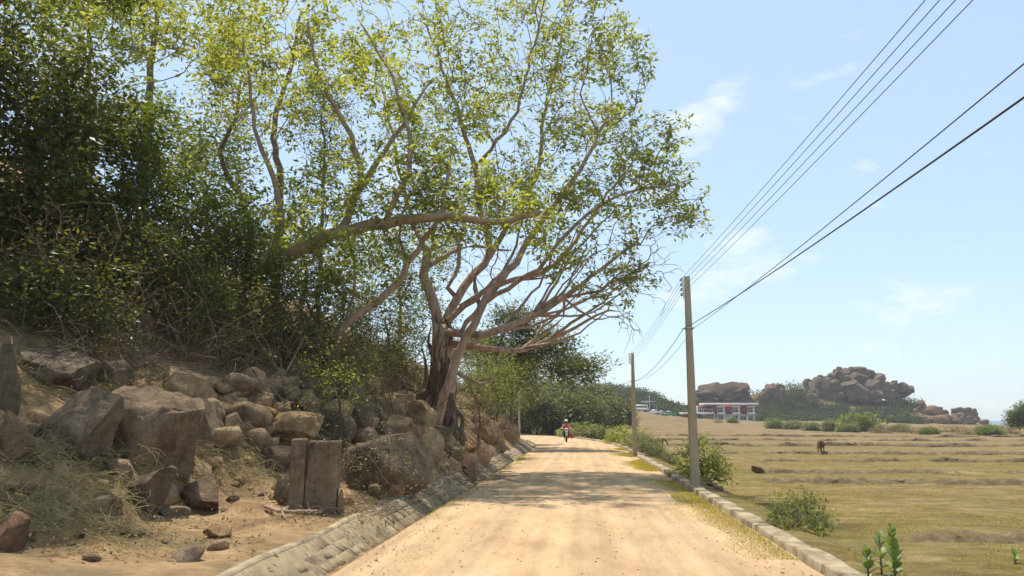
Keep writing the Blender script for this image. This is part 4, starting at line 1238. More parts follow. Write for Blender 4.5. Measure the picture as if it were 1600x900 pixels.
# short grass: on the road verge and over the near field
def grass(name, label, gen, n, hgt, m, seed, cat='grass'):
    r = np.random.default_rng(seed)
    X, Y, Z = gen(r, n)
    a = r.uniform(0, PI, n)
    h = hgt * r.uniform(0.4, 1.4, n) * (1 + Y / 60)
    w = h * 0.16
    lean = r.normal(0, 0.45, (n, 2)) * h[:, None]
    A = np.stack([X - np.cos(a) * w, Y - np.sin(a) * w, Z], -1)
    Bq = np.stack([X + np.cos(a) * w, Y + np.sin(a) * w, Z], -1)
    C = np.stack([X + lean[:, 0], Y + lean[:, 1], Z + h], -1)
    V = np.stack([A, Bq, C], 1).reshape(-1, 3)
    tag(obj(name, mesh(name, V, np.arange(n * 3).reshape(-1, 3), m, False, r.uniform(0, 1, n))), label, cat, kind='stuff')
def g_verge(r, n):
    Y = r.uniform(10, 48, n * 6)
    U = 2.63 - np.abs(r.normal(0, 0.5, n * 6))
    k = fbm(np.stack([U * 0.8, Y * 0.28, 0 * Y], -1) + 4, 3) + 0.25 * smooth(14, 26, Y) - 0.35 * (2.7 - U)
    i = np.nonzero(k > 0.02)[0][:n]
    U, Y = U[i], Y[i]
    if len(U) < n:
        q = r.integers(0, len(U), n)
        U, Y = U[q] + r.normal(0, .03, n), Y[q] + r.normal(0, .05, n)
    return U + xc(Y), Y, np.full(len(U), 0.02)
M['grass_green'] = leafmat('verge_grass', (0.20, 0.20, 0.045), (0.42, 0.37, 0.10), 0.5, 0.1)
M['grass_dry'] = leafmat('dry_grass', (0.24, 0.19, 0.07), (0.48, 0.38, 0.18), 0.45, 0.1)
grass('verge_grass', 'patchy green yellow grass along the right side of the road', g_verge, 60000, 0.022, M['grass_green'], 95)
def g_left(r, n):
    Y = r.uniform(14, 40, n)
    U = -2.72 + np.abs(r.normal(0, 0.22, n))
    k = fbm(np.stack([U, Y * 0.35, 0 * Y], -1) + 31, 2) > 0.1
    U = np.where(k, U, -2.73)
    return U + xc(Y), Y, np.full(n, 0.015)
grass('left_verge_grass', 'thin grass patches along the left road edge', g_left, 3000, 0.03, M['grass_green'], 96)
def g_field(r, n):
    Y = 8 + 45 * r.uniform(0, 1, n) ** 1.6
    X = 3.3 + r.uniform(0, 1, n) * (0.62 * Y + 1)
    k = fbm(np.stack([X * .5, Y * .9, 0 * X], -1), 3)
    i = np.nonzero(k > -0.1)[0]
    X, Y = X[i], Y[i]
    q = r.integers(0, len(X), n)
    X, Y = X[q] + r.normal(0, .05, n), Y[q] + r.normal(0, .05, n)
    return X, Y, H(X, Y)
grass('field_grass', 'cropped dry grass covering the near field', g_field, 120000, 0.026, M['grass_dry'], 97)

def clods(name, label, X, Y, Z, S_, m, seed, cat, flat=0.6):
    r = np.random.default_rng(seed)
    D_, F_ = ico(1)
    n = len(X)
    V = D_[None] * (1 + r.normal(0, .22, (n, len(D_), 1))) * S_[:, None, None] * np.array([1.25, 1, flat])
    V = V + np.stack([X, Y, Z], -1)[:, None]
    F = (F_[None] + (np.arange(n) * len(D_))[:, None, None]).reshape(-1, 3)
    tag(obj(name, mesh(name, V.reshape(-1, 3), F, m)), label, cat, kind='stuff')
M['soil'] = mat('dark_soil', [(0.32, (0.10, 0.07, 0.04)), (0.5, (0.155, 0.115, 0.06)), (0.7, (0.25, 0.19, 0.095))], 6, rough=0.97, bump=0.03, bscale=22)
M['gravel'] = mat('road_gravel', [(0.3, (0.42, 0.29, 0.17)), (0.7, (0.62, 0.46, 0.29))], 9, rough=0.95)
r = np.random.default_rng(41)
ords = ('nearest', 'second', 'third', 'fourth', 'fifth', 'sixth', 'seventh', 'eighth')
for k, (yb, sl, h) in enumerate(BUNDS[:8]):
    st_ = 0.07 + yb * 0.003
    x = np.arange(5.2 + 0.02 * yb, 0.68 * yb + 8, st_)
    n = len(x)
    Q = np.stack([x * 0.55, np.full(n, yb), np.zeros(n)], -1)
    big, fine = fbm(Q, 3), fbm(Q * 7 + 3, 3)
    yc = yb + sl * x + 0.35 * np.sin(x * 0.31 + yb) + 0.25 * big
    hh_ = (0.05 + 0.0010 * yb) * (1 + 1.3 * big + 0.9 * fine)
    hh_ = np.where(big < -0.32, -0.05, hh_) * smooth(x[0], x[0] + 2.0, x) - 0.05 * (1 - smooth(x[0], x[0] + 1.2, x))
    prof = [(-0.22, -0.06), (-0.09, 0.55), (0.0, 1.0), (0.14, 0.8), (0.4, 0.25), (0.75, -0.3)]
    V = []
    for (dy, f) in prof:
        jy = r.normal(0, 0.022 + yb * 0.0006, n)
        jz = r.normal(0, 0.008 + yb * 0.00012, n)
        yy = yc + dy * (1 + 0.004 * yb) + jy
        V.append(np.stack([x + r.normal(0, st_ * .2, n), yy, H(x, yy) + (hh_ * f if f > 0 else -0.04) + jz * (f > 0)], -1))
    V = np.stack(V, 1).reshape(-1, 3)
    kp = len(prof)
    i = np.arange(n - 1)[:, None] * kp + np.arange(kp - 1)[None]
    F = np.stack([i + kp, i + kp + 1, i + 1, i], -1).reshape(-1, 4)[:, ::-1].copy()
    tag(obj('field_bund', mesh('field_bund', V, F, M['soil'], False)), ords[k] + ' low crumbling earth bund across the field, counted from the viewer', 'bund', kind='structure')
n = 3000
gy = 5 + 30 * r.uniform(0, 1, n) ** 1.7
gu = np.where(r.uniform(0, 1, n) < 0.55, np.sign(r.normal(size=n)) * (2.72 - np.abs(r.normal(0, 0.45, n))), r.uniform(-2.6, 2.6, n))
gu = np.clip(gu, -2.72, 2.63)
gs = np.abs(r.normal(0.004, 0.004, n)) + 0.003
clods('road_gravel', 'fine gravel and crumbs scattered on the road', gu + xc(gy), gy, 0.035 + 0.02 * (1 - (gu / 2.75) ** 2), gs, M['gravel'], 43, 'gravel')
# ------------------------------------------------------------------ utility poles and wires
def pole(x, y, h, label, rz=0.0, zb=None):
    z = h1(x, y) - 0.05 if zb is None else zb
    t = thing('utility_pole', label, 'pole', (x, y, z), rz, 'concrete utility poles')
    h = h - z
    mb = MB()
    prof = []
    w0, w1, c = 0.115, 0.072, 0.02
    for zz, w in ((-0.3, w0), (h * .33, w0 + (w1 - w0) * .33), (h * .66, w0 + (w1 - w0) * .66), (h, w1)):
        d = w * 0.85
        prof.append([(-w + c, -d, zz), (w - c, -d, zz), (w, -d + c, zz), (w, d - c, zz), (w - c, d, zz), (-w + c, d, zz), (-w, d - c, zz), (-w, -d + c, zz)])
    V = np.array(prof).reshape(-1, 3)
    k = 8
    i = np.arange(3)[:, None] * k + np.arange(k)[None]
    jn = np.arange(3)[:, None] * k + (np.arange(k)[None] + 1) % k
    mb.add(V, [np.stack([i, jn, jn + k, i + k], -1).reshape(-1, 4), (np.arange(k) + 3 * k)[None]])
    mb.build('shaft', M['pole'], t)
    rk = MB()
    rk.box((-0.1, 0, h - 0.3), (0.018, 0.03, 0.56))
    for q in range(4):
        rk.box((-0.125, 0, h - 0.09 - q * 0.13 + 0.045), (0.07, 0.02, 0.012))
    rack = rk.build('insulator_rack', M['steel'], t)
    for q in range(4):
        mb = MB()
        zc = h - 0.09 - q * 0.13
        mb.tube([(-0.15, 0, zc - .035), (-0.15, 0, zc - .02), (-0.15, 0, zc), (-0.15, 0, zc + .02), (-0.15, 0, zc + .035)], [0.03, 0.036, 0.022, 0.036, 0.03], 10)
        mb.build('insulator', M['ceramic'], t, True)
    zc = h - 1.36
    mb = MB()
    mb.box((0, 0, zc), (0.24, 0.22, 0.03))
    mb.tube([(-0.12, 0, zc), (-0.17, 0, zc - 0.02)], 0.018, 6)
    mb.build('cable_clamp', M['steel'], t)
    return t
p1 = at(1086, 757, 20.0)
P1 = Vector((p1.x, 20.0, h1(p1.x, 20.0)))
topz = at(1078, 432, P1.y).z
PX = P1.x
pole(PX, P1.y, topz, 'near concrete utility pole standing beside the bright green bush')
p2 = at(988, 551, 37.6)
pole(p2.x, 37.6, p2.z, 'second concrete utility pole rising behind the kerb bushes')
p3 = at(811, 614, 75)
pole(p3.x, 75, p3.z, 'thin far pole at the road bend on the left')
p0 = Vector((PX + 0.55, -19.5, topz + 0.25))
pole(p0.x, p0.y, p0.z, 'concrete pole on the roadside behind the viewer')
def catenary(a, b, sag, n=28):
    t = np.linspace(0, 1, n)[:, None]
    P = np.array(tuple(a)) * (1 - t) + np.array(tuple(b)) * t
    P[:, 2] -= (4 * sag * t * (1 - t))[:, 0]
    return P
tops = [p0, Vector((PX, P1.y, topz)), Vector((p2.x, 37.6, p2.z)), Vector((p3.x, 75, p3.z))]
for q, nm in enumerate(('topmost', 'second highest', 'third highest', 'lowest')):
    pts = np.vstack([catenary(a + Vector((-.18, 0, -.09 - .13 * q)), b + Vector((-.18, 0, -.09 - .13 * q)), sg)[(1 if i else 0):] for i, (a, b, sg) in enumerate(zip(tops[:-1], tops[1:], (0.35, 0.18, 0.35)))])
    mb = MB()
    mb.tube(pts, 0.005, 4)
    tag(mb.build('power_wire', M['wire_al']), nm + ' of the four thin power wires strung between pole tops', 'wire', 'overhead power wires')
for (off, dz0, sags, rd, lab) in ((Vector((-.15, 0, -1.38)), 0.12, (0.42, 0.35, 0.5), 0.0085, 'thick black cable hung below the power wires'), (Vector((.12, 0, -1.36)), 1.15, (0.40, 0.33, 0.5), 0.006, 'thinner cable running above the thick black one')):
    ps = [tops[0] + off + Vector((0, 0, dz0)), tops[1] + off, tops[2] + Vector((off.x, 0, off.z)), tops[3] + off]
    pts = np.vstack([catenary(a, b, sg)[(1 if i else 0):] for i, (a, b, sg) in enumerate(zip(ps[:-1], ps[1:], sags))])
    mb = MB()
    mb.tube(pts, rd, 5)
    tag(mb.build('communication_cable', M['wire']), lab, 'cable', 'lower cables')

# rubble by the near pole
for k, (px, py, s, lab) in enumerate(((1100, 752, .22, 'broad flat tan rubble stone at the pole base'), (1112, 760, .16, 'angular rubble stone right of the pole base'), (1068, 742, .15, 'small rubble stone left of the near pole'), (1123, 766, .12, 'outermost small rubble stone right of the pole'), (1094, 744, .14, 'rubble stone between pole and bright bush'))):
    x, y, z = hit(px, py)
    V, F = rock_verts(400 + k, 3, 7, 3.5, 0.05)
    o = obj('rubble_stone', mesh('rubble_stone', V * np.array([s, s * .7, s * .45]), F, M['rock'], True))
    o.location = (x, y, z + s * .2)
    o.rotation_euler = (0.1 * k, 0.2, k)
    o.color = (1.45, 1.3, 1.05, 1)
    tag(o, lab, 'stone', 'rubble stones by the pole')
# fallen log and dead branches
def log(label, pts, r, name='dead_branch', forks=()):
    mb = MB()
    mb.tube(resample(pts, 0.1), np.linspace(r, r * .6, len(resample(pts, 0.1))), 8)
    o = mb.build(name, M['bark_fig'], None, True)
    for f in forks:
        b = MB()
        b.tube(resample(f, 0.1), np.linspace(r * .55, r * .2, len(resample(f, 0.1))), 6)
        b.build('fork', M['bark_fig'], o, True)
    return tag(o, label, 'log' if 'log' in name else 'branch')
def gp(px, py, dz=0.06):
    x, y, z = hit(px, py)
    return Vector((x, y, z + dz))
log('brown fallen log sloping down towards the stone lining', [gp(758, 683, .25), gp(775, 692, .18), gp(796, 706, .12)], 0.13, 'fallen_log', [[gp(762, 684, .25), gp(752, 676, .5), gp(748, 668, .7)]])
log('dead forked branch lying on dirt before the upright slab', [gp(415, 800), gp(440, 807), gp(470, 806), gp(505, 806)], 0.035, 'dead_branch', [[gp(440, 807), gp(455, 800, .1), gp(478, 799, .06)], [gp(425, 803), gp(420, 796, .12), gp(412, 788, .16)], [gp(440, 807), gp(446, 814, .03), gp(452, 816, .03)]])
log('dark dead branch sticking out of the ditch near the road', [gp(656, 764, .1), gp(676, 773, .12), gp(690, 780, .08)], 0.02, 'dead_branch', [[gp(676, 773, .12), gp(690, 772, .2), gp(691, 764, .3)]])
log('long thin branch lying across the ditch onto the road', [gp(750, 752, .05), gp(775, 749, .08), gp(800, 754, .06), gp(812, 755, .05)], 0.018, 'dead_branch', [[gp(775, 749, .08), gp(790, 742, .08), gp(806, 742, .06)]])

# ------------------------------------------------------------------ motorbike, rider, bag
mx0, my0, _ = hit(885, 692)
RZ = 0.06
bk = thing('motorbike', 'dark motorbike with pale front fairing ridden toward the viewer', 'motorbike', (mx0, my0, 0.045), RZ)
def wheel(y, r=0.29):
    mb = MB()
    a = np.linspace(0, 2 * PI, 25)
    mb.tube([(0, y + math.cos(q) * (r - .04), r + math.sin(q) * (r - .04)) for q in a], 0.045, 8, False)
    w = mb.build('wheel', M['tyre'], bk, True)
    sp = MB()
    for q in np.arange(10) * 2 * PI / 10:
        sp.tube([(0, y, r), (0, y + math.cos(q) * (r - .06), r + math.sin(q) * (r - .06))], 0.006, 3)
    sp.tube([(-.06, y, r), (.06, y, r)], 0.03, 8)
    sp.build('spokes', M['steel'], w)
wheel(-0.62)
wheel(0.62)
mb = MB()
for sx_ in (-.075, .075):
    mb.tube([(sx_, -.62, .29), (sx_, -.45, .75), (sx_, -.40, .92)], 0.022, 6)
mb.build('front_fork', M['steel'], bk, True)
V, F = rock_verts(1, 3, 0, 3, 0)
ob = obj('body', mesh('body', V * np.array([.13, .48, .17]) + np.array([0, .18, .55]), F, M['black'], True), bk)
ob = obj('leg_shield', mesh('leg_shield', V * np.array([.24, .05, .27]) + np.array([0, -.3, .58]), F, M['black'], True), bk)
ob = obj('headlight_fairing', mesh('headlight_fairing', V * np.array([.14, .1, .09]) + np.array([0, -.47, .98]), F, M['white'], True), bk)
ob = obj('headlight', mesh('headlight', V * np.array([.07, .03, .05]) + np.array([0, -.57, .98]), F, M['glass'], True), ob.parent)
ob = obj('front_mudguard', mesh('front_mudguard', V * np.array([.055, .2, .05]) + np.array([0, -.64, .6]), F, M['white'], True), bk)
ob = obj('number_panel', mesh('number_panel', V * np.array([.09, .02, .06]) + np.array([0, -.5, .8]), F, M['white'], True), bk)
ob = obj('seat', mesh('seat', V * np.array([.14, .36, .06]) + np.array([0, .3, .76]), F, M['black'], True), bk)
mb = MB()
mb.tube([(-.36, -.28, 1.02), (-.2, -.4, 1.0), (.2, -.4, 1.0), (.36, -.28, 1.02)], 0.016, 6)
mb.build('handlebar', M['black'], bk, True)
for sx_ in (-1, 1):
    mb = MB()
    mb.tube([(sx_ * .26, -.36, 1.0), (sx_ * .34, -.38, 1.17)], 0.007, 5)
    mb.box((sx_ * .36, -.38, 1.2), (.11, .02, .07))
    mb.build('mirror', M['black'], bk)
# rider: one continuous body grown over a skeleton
def skin_body(name, verts, edges, radii, m, sub=2, root=0):
    me = bpy.data.meshes.new(name)
    me.from_pydata(verts, edges, [])
    o = obj(name, me)
    o.modifiers.new('skin', 'SKIN')
    for i, sv_ in enumerate(me.skin_vertices[0].data):
        rr = radii[i]
        sv_.radius = rr if hasattr(rr, '__len__') else (rr, rr)
        sv_.use_root = (i == root)
    ss = o.modifiers.new('sub', 'SUBSURF')
    ss.levels = ss.render_levels = sub
    dg = bpy.context.evaluated_depsgraph_get()
    me2 = bpy.data.meshes.new_from_object(o.evaluated_get(dg))
    bpy.data.objects.remove(o)
    me2.polygons.foreach_set('use_smooth', np.ones(len(me2.polygons), bool))
    me2.materials.clear()
    me2.materials.append(m)
    me2.name = name
    return me2
rv = [(0, .30, .84), (0, .27, 1.05), (0, .22, 1.28), (0, .20, 1.38), (0, .17, 1.46), (0, .15, 1.58),
      (-.19, .2, 1.32), (-.29, .02, 1.10), (-.33, -.24, 1.05), (.19, .2, 1.32), (.29, .02, 1.10), (.33, -.24, 1.05),
      (-.12, .26, .82), (-.19, -.12, .74), (-.16, -.02, .36), (-.16, -.14, .30), (.12, .26, .82), (.19, -.12, .74), (.16, -.02, .36), (.16, -.14, .30)]
re_ = [(0, 1), (1, 2), (2, 3), (3, 4), (4, 5), (2, 6), (6, 7), (7, 8), (2, 9), (9, 10), (10, 11), (0, 12), (12, 13), (13, 14), (14, 15), (0, 16), (16, 17), (17, 18), (18, 19)]
rr_ = [.15, (.15, .12), (.16, .12), .07, .055, .09, .07, .052, .035, .07, .052, .035, .1, .075, .05, .045, .1, .075, .05, .045]
def rider_material():
    m, n, l, b = nodes('rider_clothing')
    tcn = n.new('ShaderNodeTexCoord')
    sp = n.new('ShaderNodeSeparateXYZ')
    l.new(tcn.outputs['Object'], sp.inputs[0])
    r = ramp(n, [(0.0, (0.03, 0.03, 0.035)), (0.86 / 2, (0.03, 0.03, 0.035)), (0.90 / 2, (0.50, 0.09, 0.13)), (1.40 / 2, (0.50, 0.09, 0.13)), (1.43 / 2, (0.30, 0.18, 0.13))])
    r.color_ramp.interpolation = 'CONSTANT'
    mh = n.new('ShaderNodeMath')
    mh.operation = 'MULTIPLY'
    mh.inputs[1].default_value = 0.5
    l.new(sp.outputs[2], mh.inputs[0])
    l.new(mh.outputs[0], r.inputs['Fac'])
    l.new(r.outputs['Color'], b.inputs['Base Color'])
    b.inputs['Roughness'].default_value = 0.8
    return m
rd_ = obj('person', skin_body('person', rv, re_, rr_, rider_material()))
rd_.location = (mx0, my0, 0.045)
rd_.rotation_euler = (0, 0, RZ)
tag(rd_, 'person in red jacket and white helmet riding the motorbike', 'person')
D3, F3 = ico(3)
hv = D3 * np.array([.135, .155, .135])
hv[:, 2] = np.where(hv[:, 2] < -.02, -.02 + (hv[:, 2] + .02) * .15, hv[:, 2])
obj('helmet', mesh('helmet', hv + np.array([0, .15, 1.62]), F3, M['white'], True), rd_)
obj('face_mask', mesh('face_mask', D3 * np.array([.07, .04, .06]) + np.array([0, .07, 1.53]), F3, M['black'], True), rd_)
for sg in (-1, 1):
    gl = MB()
    gl.add(D3 * np.array([.045, .06, .04]) + np.array([sg * .335, -.28, 1.05]), F3)
    for q in range(4):
        gl.tube([(sg * (.29 + q * .028), -.31, 1.07), (sg * (.29 + q * .028), -.35, 1.04), (sg * (.29 + q * .028), -.33, 1.0)], 0.012, 5)
    gl.tube([(sg * .29, -.27, 1.03), (sg * .28, -.31, 1.0), (sg * .29, -.34, .99)], 0.013, 5)
    gl.build('glove', M['white'], rd_, True)
V, F = rock_verts(5, 3, 3, 2.4, 0.08)
V = V * np.array([.15, .12, .21])
V[:, 0] *= np.interp(V[:, 2], [-.2, .05, .21], [1.1, 1, .35])
M['bagred'] = plain('red_plastic', (0.70, 0.05, 0.04))
bag = obj('shopping_bag', mesh('shopping_bag', V, F, M['bagred'], True))
bag.location = (mx0 + .42, my0 - .2, .52)
tag(bag, 'bright red bag hanging at the side of the motorbike', 'bag')
hb = MB()
hb.tube([(-.06, 0, .17), (-.08, 0, .36), (-.07, -.02, .52)], 0.008, 4)
hb.build('handle', M['bagred'], bag)

# ------------------------------------------------------------------ cattle
def cow(px, py, D, rz, label, sc=1.0, col=((0.10, 0.055, 0.022), (0.20, 0.11, 0.05)), graze=True):
    hz = 0.35 if graze else 1.35
    v = [(0, .45, .98), (0, .1, .93), (0, -.35, .97), (0, -.62, 1.03), (0, -.85, .95 if graze else 1.2), (0, -1.05, hz + .25), (0, -1.2, hz), (0, -1.32, hz - .14),
         (0, .72, .98), (0, .8, .8), (0, .82, .45)]
    r_ = [(.26, .3), (.29, .34), (.26, .32), (.2, .25), .15, .12, .105, .065, .13, .03, .025]
    e_ = [(0, 1), (1, 2), (2, 3), (3, 4), (4, 5), (5, 6), (6, 7), (0, 8), (8, 9), (9, 10)]
    for sx_ in (-1, 1):
        b = len(v)
        v += [(sx_ * .17, -.42, .72), (sx_ * .17, -.40, .40), (sx_ * .17, -.42, .06), (sx_ * .17, -.47, .03)]
        r_ += [.12, .065, .05, .055]
        e_ += [(2, b), (b, b + 1), (b + 1, b + 2), (b + 2, b + 3)]
        b = len(v)
        v += [(sx_ * .17, .5, .72), (sx_ * .17, .42, .52), (sx_ * .17, .58, .36), (sx_ * .17, .54, .06), (sx_ * .17, .49, .03)]
        r_ += [.15, .1, .06, .048, .055]
        e_ += [(0, b), (b, b + 1), (b + 1, b + 2), (b + 2, b + 3), (b + 3, b + 4)]
    m = mat('cow_hide', [(0.3, col[0]), (0.7, col[1])], 3, rough=0.8)
    p = at(px, py, D)
    o = obj('cow', skin_body('cow', v, e_, r_, m))
    o.location = (p.x, D, h1(p.x, D))
    o.rotation_euler = (0, 0, rz)
    o.scale = (sc,) * 3
    for sx_ in (-1, 1):
        mb = MB()
        mb.tube([(sx_ * .09, -1.1, hz + .12), (sx_ * .2, -1.08, hz + .12), (sx_ * .25, -1.06, hz + .08)], [.03, .045, .01], 6)
        mb.build('ear', m, o, True)
        mb = MB()
        mb.tube([(sx_ * .06, -1.07, hz + .2), (sx_ * .12, -1.02, hz + .3), (sx_ * .1, -1.04, hz + .38)], [.022, .015, .005], 6)
        mb.build('horn', M['ceramic'], o, True)
    return tag(o, label, 'cow', 'cattle on the field')
def fD(px, py):
    return hit(px, py)
cD = fD(1283, 708)[1]
cow(1283, 708, cD, -0.5, 'brown cow grazing in the middle of the dry field', 0.66)
cD2 = fD(1030, 698)[1]
cow(1031, 698, cD2, 1.2, 'reddish brown calf standing left of the bright green bush', 0.6, ((0.13, 0.06, 0.035), (0.22, 0.12, 0.075)))
x, y, z = hit(1184, 739)
V, F = rock_verts(77, 3, 3, 6, 0.05)
o = obj('field_block', mesh('field_block', V * np.array([.24, .2, .16]), F, M['rock'], True))
o.location = (x, y, z + .13)
o.color = (.8, .68, .6, 1)
tag(o, 'squat brown stone block lying alone on the field', 'stone')

# ------------------------------------------------------------------ two-storey building
BD = 250
bp = at(1134.4, 658, BD)
bz = h1(bp.x, BD)
K_ = BD / 1200 / 11.43 * 1.0
bld = thing('building', 'two storey dark red and white building with flat roof beyond the field', 'building', (bp.x, BD, bz), 0.03)
zoff = bp.z - bz
def bb(name, zx0, zx1, zy0, zy1, y0, y1, m, parent=None):
    """box from the facade drawing: x and z from the drawing, y0..y1 depth (negative = towards viewer)"""
    mb = MB()
    a, b = (zx0 - 850) * K_, (zx1 - 850) * K_
    t, c = (548 - zy0) * K_ + zoff, (548 - zy1) * K_ + zoff
    mb.box(((a + b) / 2, (y0 + y1) / 2, (t + c) / 2), (b - a, y1 - y0, t - c))
    return mb.build(name, m, parent or bld)
bb('wall', 320, 642, 436, 700, 0, 8, M['pink'])
bb('wall', 644, 1338, 436, 700, 0, 8, M['cream'])
bb('wall', 622, 1334, 276, 434, 0.1, 8, M['red'])
bb('wall', 380, 620, 278, 434, 2.2, 8, M['red'])
bb('roof_slab', 486, 1385, 240, 274, -1.6, 8.6, M['white'])
bb('canopy_slab', 118, 642, 400, 430, -1.8, 8.2, M['white'])
bb('pillar', 320, 376, 290, 399, -0.4, 3, M['white'])
rail = bb('balcony_rail', 380, 615, 340, 344, -1.5, -1.44, M['white'])
for k in range(7):
    bb('rail_post', 382 + k * 38, 386 + k * 38, 345, 399, -1.5, -1.45, M['white'])
bb('door', 430, 560, 318, 398, 2.1, 2.19, M['glass'])
for (a, b) in ((704, 826), (960, 1082), (1214, 1332)):
    bb('window_hood', a - 6, b + 12, 292, 310, -0.9, 0.09, M['white'])
    bb('window_box', a - 2, b + 14, 400, 432, -0.9, 0.09, M['white'])
    w = bb('window', a + 4, b - 22, 318, 398, -0.02, 0.09, M['glass'])
    for k in range(4):
        xx = a + 4 + k * (b - a - 30) / 3
        bb('window_frame', xx, xx + 6, 318, 398, -0.09, -0.025, M['white'], w)
    bb('window_frame', a + 4, b - 22, 318, 325, -0.12, -0.095, M['white'], w)
    bb('window_frame', a + 4, b - 22, 352, 356, -0.12, -0.095, M['white'], w)
    bb('side_pier', b - 20, b, 312, 399, -0.85, 0.09, M['white'])
bb('floor_band', 640, 1342, 434, 448, -0.3, -0.005, M['white'])
for (a, b, c, d, nm) in ((340, 372, 455, 500, 'window'), (385, 470, 448, 525, 'window'), (520, 552, 465, 547, 'door'), (590, 612, 460, 510, 'window'), (660, 690, 460, 520, 'window'), (730, 800, 462, 512, 'window'), (846, 870, 458, 528, 'door'), (975, 1050, 462, 546, 'door'), (1095, 1190, 470, 520, 'window'), (1235, 1310, 470, 525, 'window')):
    w = bb(nm, a, b, c, d, -0.06, -0.005, M['glass'])
    for k in range(3):
        xx = a + k * (b - a - 4) / 2
        bb('frame_bar', xx, xx + 4, c, d, -0.1, -0.065, M['white'], w)
for a in (645, 822, 930, 1062, 1205, 1322):
    bb('pilaster', a, a + 16, 449, 600, -0.25, -0.007, M['white'])

# ------------------------------------------------------------------ parked vehicles and shelter
def car(px, D, L, hgt, col, label, van=False, rz=0.0):
    p = at(px, 657, D)
    t = thing('parked_van' if van else 'parked_car', label, 'van' if van else 'car', (p.x, D, h1(p.x, D)), rz, 'vehicles parked beyond the field')
    m = plain('car_paint', col, 0.3, 0.0, 0.5)
    h = L / 2
    if van:
        low = [(-h, .3), (-h, 1.0), (-h + .12, 1.1), (h - .05, 1.1), (h, 1.0), (h, .3)]
        up = [(-h + .1, 1.1), (-h + .55, hgt - .08), (-h + .75, hgt), (h - .25, hgt), (h - .06, 1.1)]
    else:
        low = [(-h, .3), (-h, .72), (-h + .9, .92), (h - .5, .95), (h, .85), (h, .3)]
        up = [(-h + .85, .92), (-h + 1.5, hgt), (h - 1.2, hgt), (h - .5, .95)]
    def extr(name, prof, w, wt, m_, par):
        n = len(prof)
        z0, z1 = min(q[1] for q in prof), max(q[1] for q in prof)
        V = [(q[0], sg * (w + (wt - w) * (q[1] - z0) / (z1 - z0)), q[1]) for sg in (-1, 1) for q in prof]
        F = [np.arange(n)[None], (np.arange(n) + n)[None, ::-1].copy(), np.array([[i, i + n, (i + 1) % n + n, (i + 1) % n] for i in range(n)])]
        return obj(name, mesh(name, V, F, m_), par)
    body = extr('body', low, .84, .84, m, t)
    cab = extr('cabin', up, .80, .66, m, t)
    n_ = 4 if van else 2
    x0, x1 = up[0][0] + .55, up[-1][0] - .35
    for k in range(n_):
        a, b = x0 + (x1 - x0) * k / n_ + .05, x0 + (x1 - x0) * (k + 1) / n_ - .05
        for sg in (-1, 1):
            mb = MB()
            mb.box(((a + b) / 2, sg * .765, (1.16 if van else 1.0) + (hgt - 1.15) * .42), (b - a, .09, (hgt - 1.15) * .6))
            mb.build('side_window', M['glass'], cab)
    for xx in (-h + .75, h - .75):
        for sg in (-1, 1):
            mb = MB()
            mb.tube([(xx, sg * .72, .32), (xx, sg * .88, .32)], .32, 14)
            w = mb.build('wheel', M['tyre'], t)
            mb = MB()
            mb.tube([(xx, sg * .88, .32), (xx, sg * .895, .32)], .18, 10)
            mb.build('rim', M['steel'], w)
    for sg in (-1, 1):
        mb = MB()
        mb.box((-h - .01, sg * .6, .68), (.05, .3, .14))
        mb.build('headlight', M['ceramic'], t)
    return t
car(1002, 238, 4.4, 2.05, (0.75, 0.75, 0.75), 'white van parked left of the dark shelter', True)
car(1022, 232, 4.0, 1.5, (0.55, 0.55, 0.56), 'silver car parked in front of the dark shelter')
car(1034, 240, 3.6, 1.45, (0.25, 0.25, 0.27), 'dark grey car parked between silver and green cars')
car(1046, 234, 4.2, 1.55, (0.03, 0.22, 0.11), 'green car parked right of the other vehicles')
sp_ = at(1014, 657, 246)
sh = thing('shelter', 'dark open shelter with flat roof behind the parked vehicles', 'shelter', (sp_.x, 246, h1(sp_.x, 246)))
mb = MB()
mb.add(np.array([(-2.6, -2, 2.7), (2.6, -2, 2.7), (2.2, 2, 3.3), (-2.2, 2, 3.3), (-2.6, -2, 2.85), (2.6, -2, 2.85), (2.2, 2, 3.45), (-2.2, 2, 3.45)]), np.array([[0, 3, 2, 1], [4, 5, 6, 7], [0, 1, 5, 4], [1, 2, 6, 5], [2, 3, 7, 6], [3, 0, 4, 7]]))
mb.build('roof', M['black'], sh)
for (a, b) in ((-2.3, -1.7), (2.3, -1.7), (-2, 1.8), (2, 1.8)):
    mb = MB()
    mb.tube([(a, b, -.3), (a, b, 2.8)], .07, 6)
    mb.build('post', M['steel'], sh)
fp = at(1015.5, 657, 243)
mb = MB()
mb.tube([(0, 0, -.3), (0, 0, 5.2)], [.07, .05], 6)
o = mb.build('flagpole', M['white'])
o.location = (fp.x, 243, h1(fp.x, 243))
tag(o, 'thin white mast standing above the dark shelter', 'mast')
for (px, w, h, sd, lab) in ((980, 1.75, 2.0, 5, 'tall pinkish rock left of the second pole beyond the field'), (966, 2.6, 1.15, 6, 'low wide greyish pink rock at the far left of the field'), (957, 1.3, 1.3, 7, 'small pale rock left of the low wide rock beyond the field')):
    p = at(px, 657, 236)
    V, F = rock_verts(500 + sd, 3, 6, 3.4, 0.05)
    o = obj('field_rock', mesh('field_rock', V * np.array([w / 2 * 1.1, w / 2, h / 2 * 1.2]), F, M['rock_far'], True))
    o.location = (p.x, 236, h1(p.x, 236) + h * .45)
    o.color = (1.8, 1.5, 1.3, 1)
    tag(o, lab, 'rock')

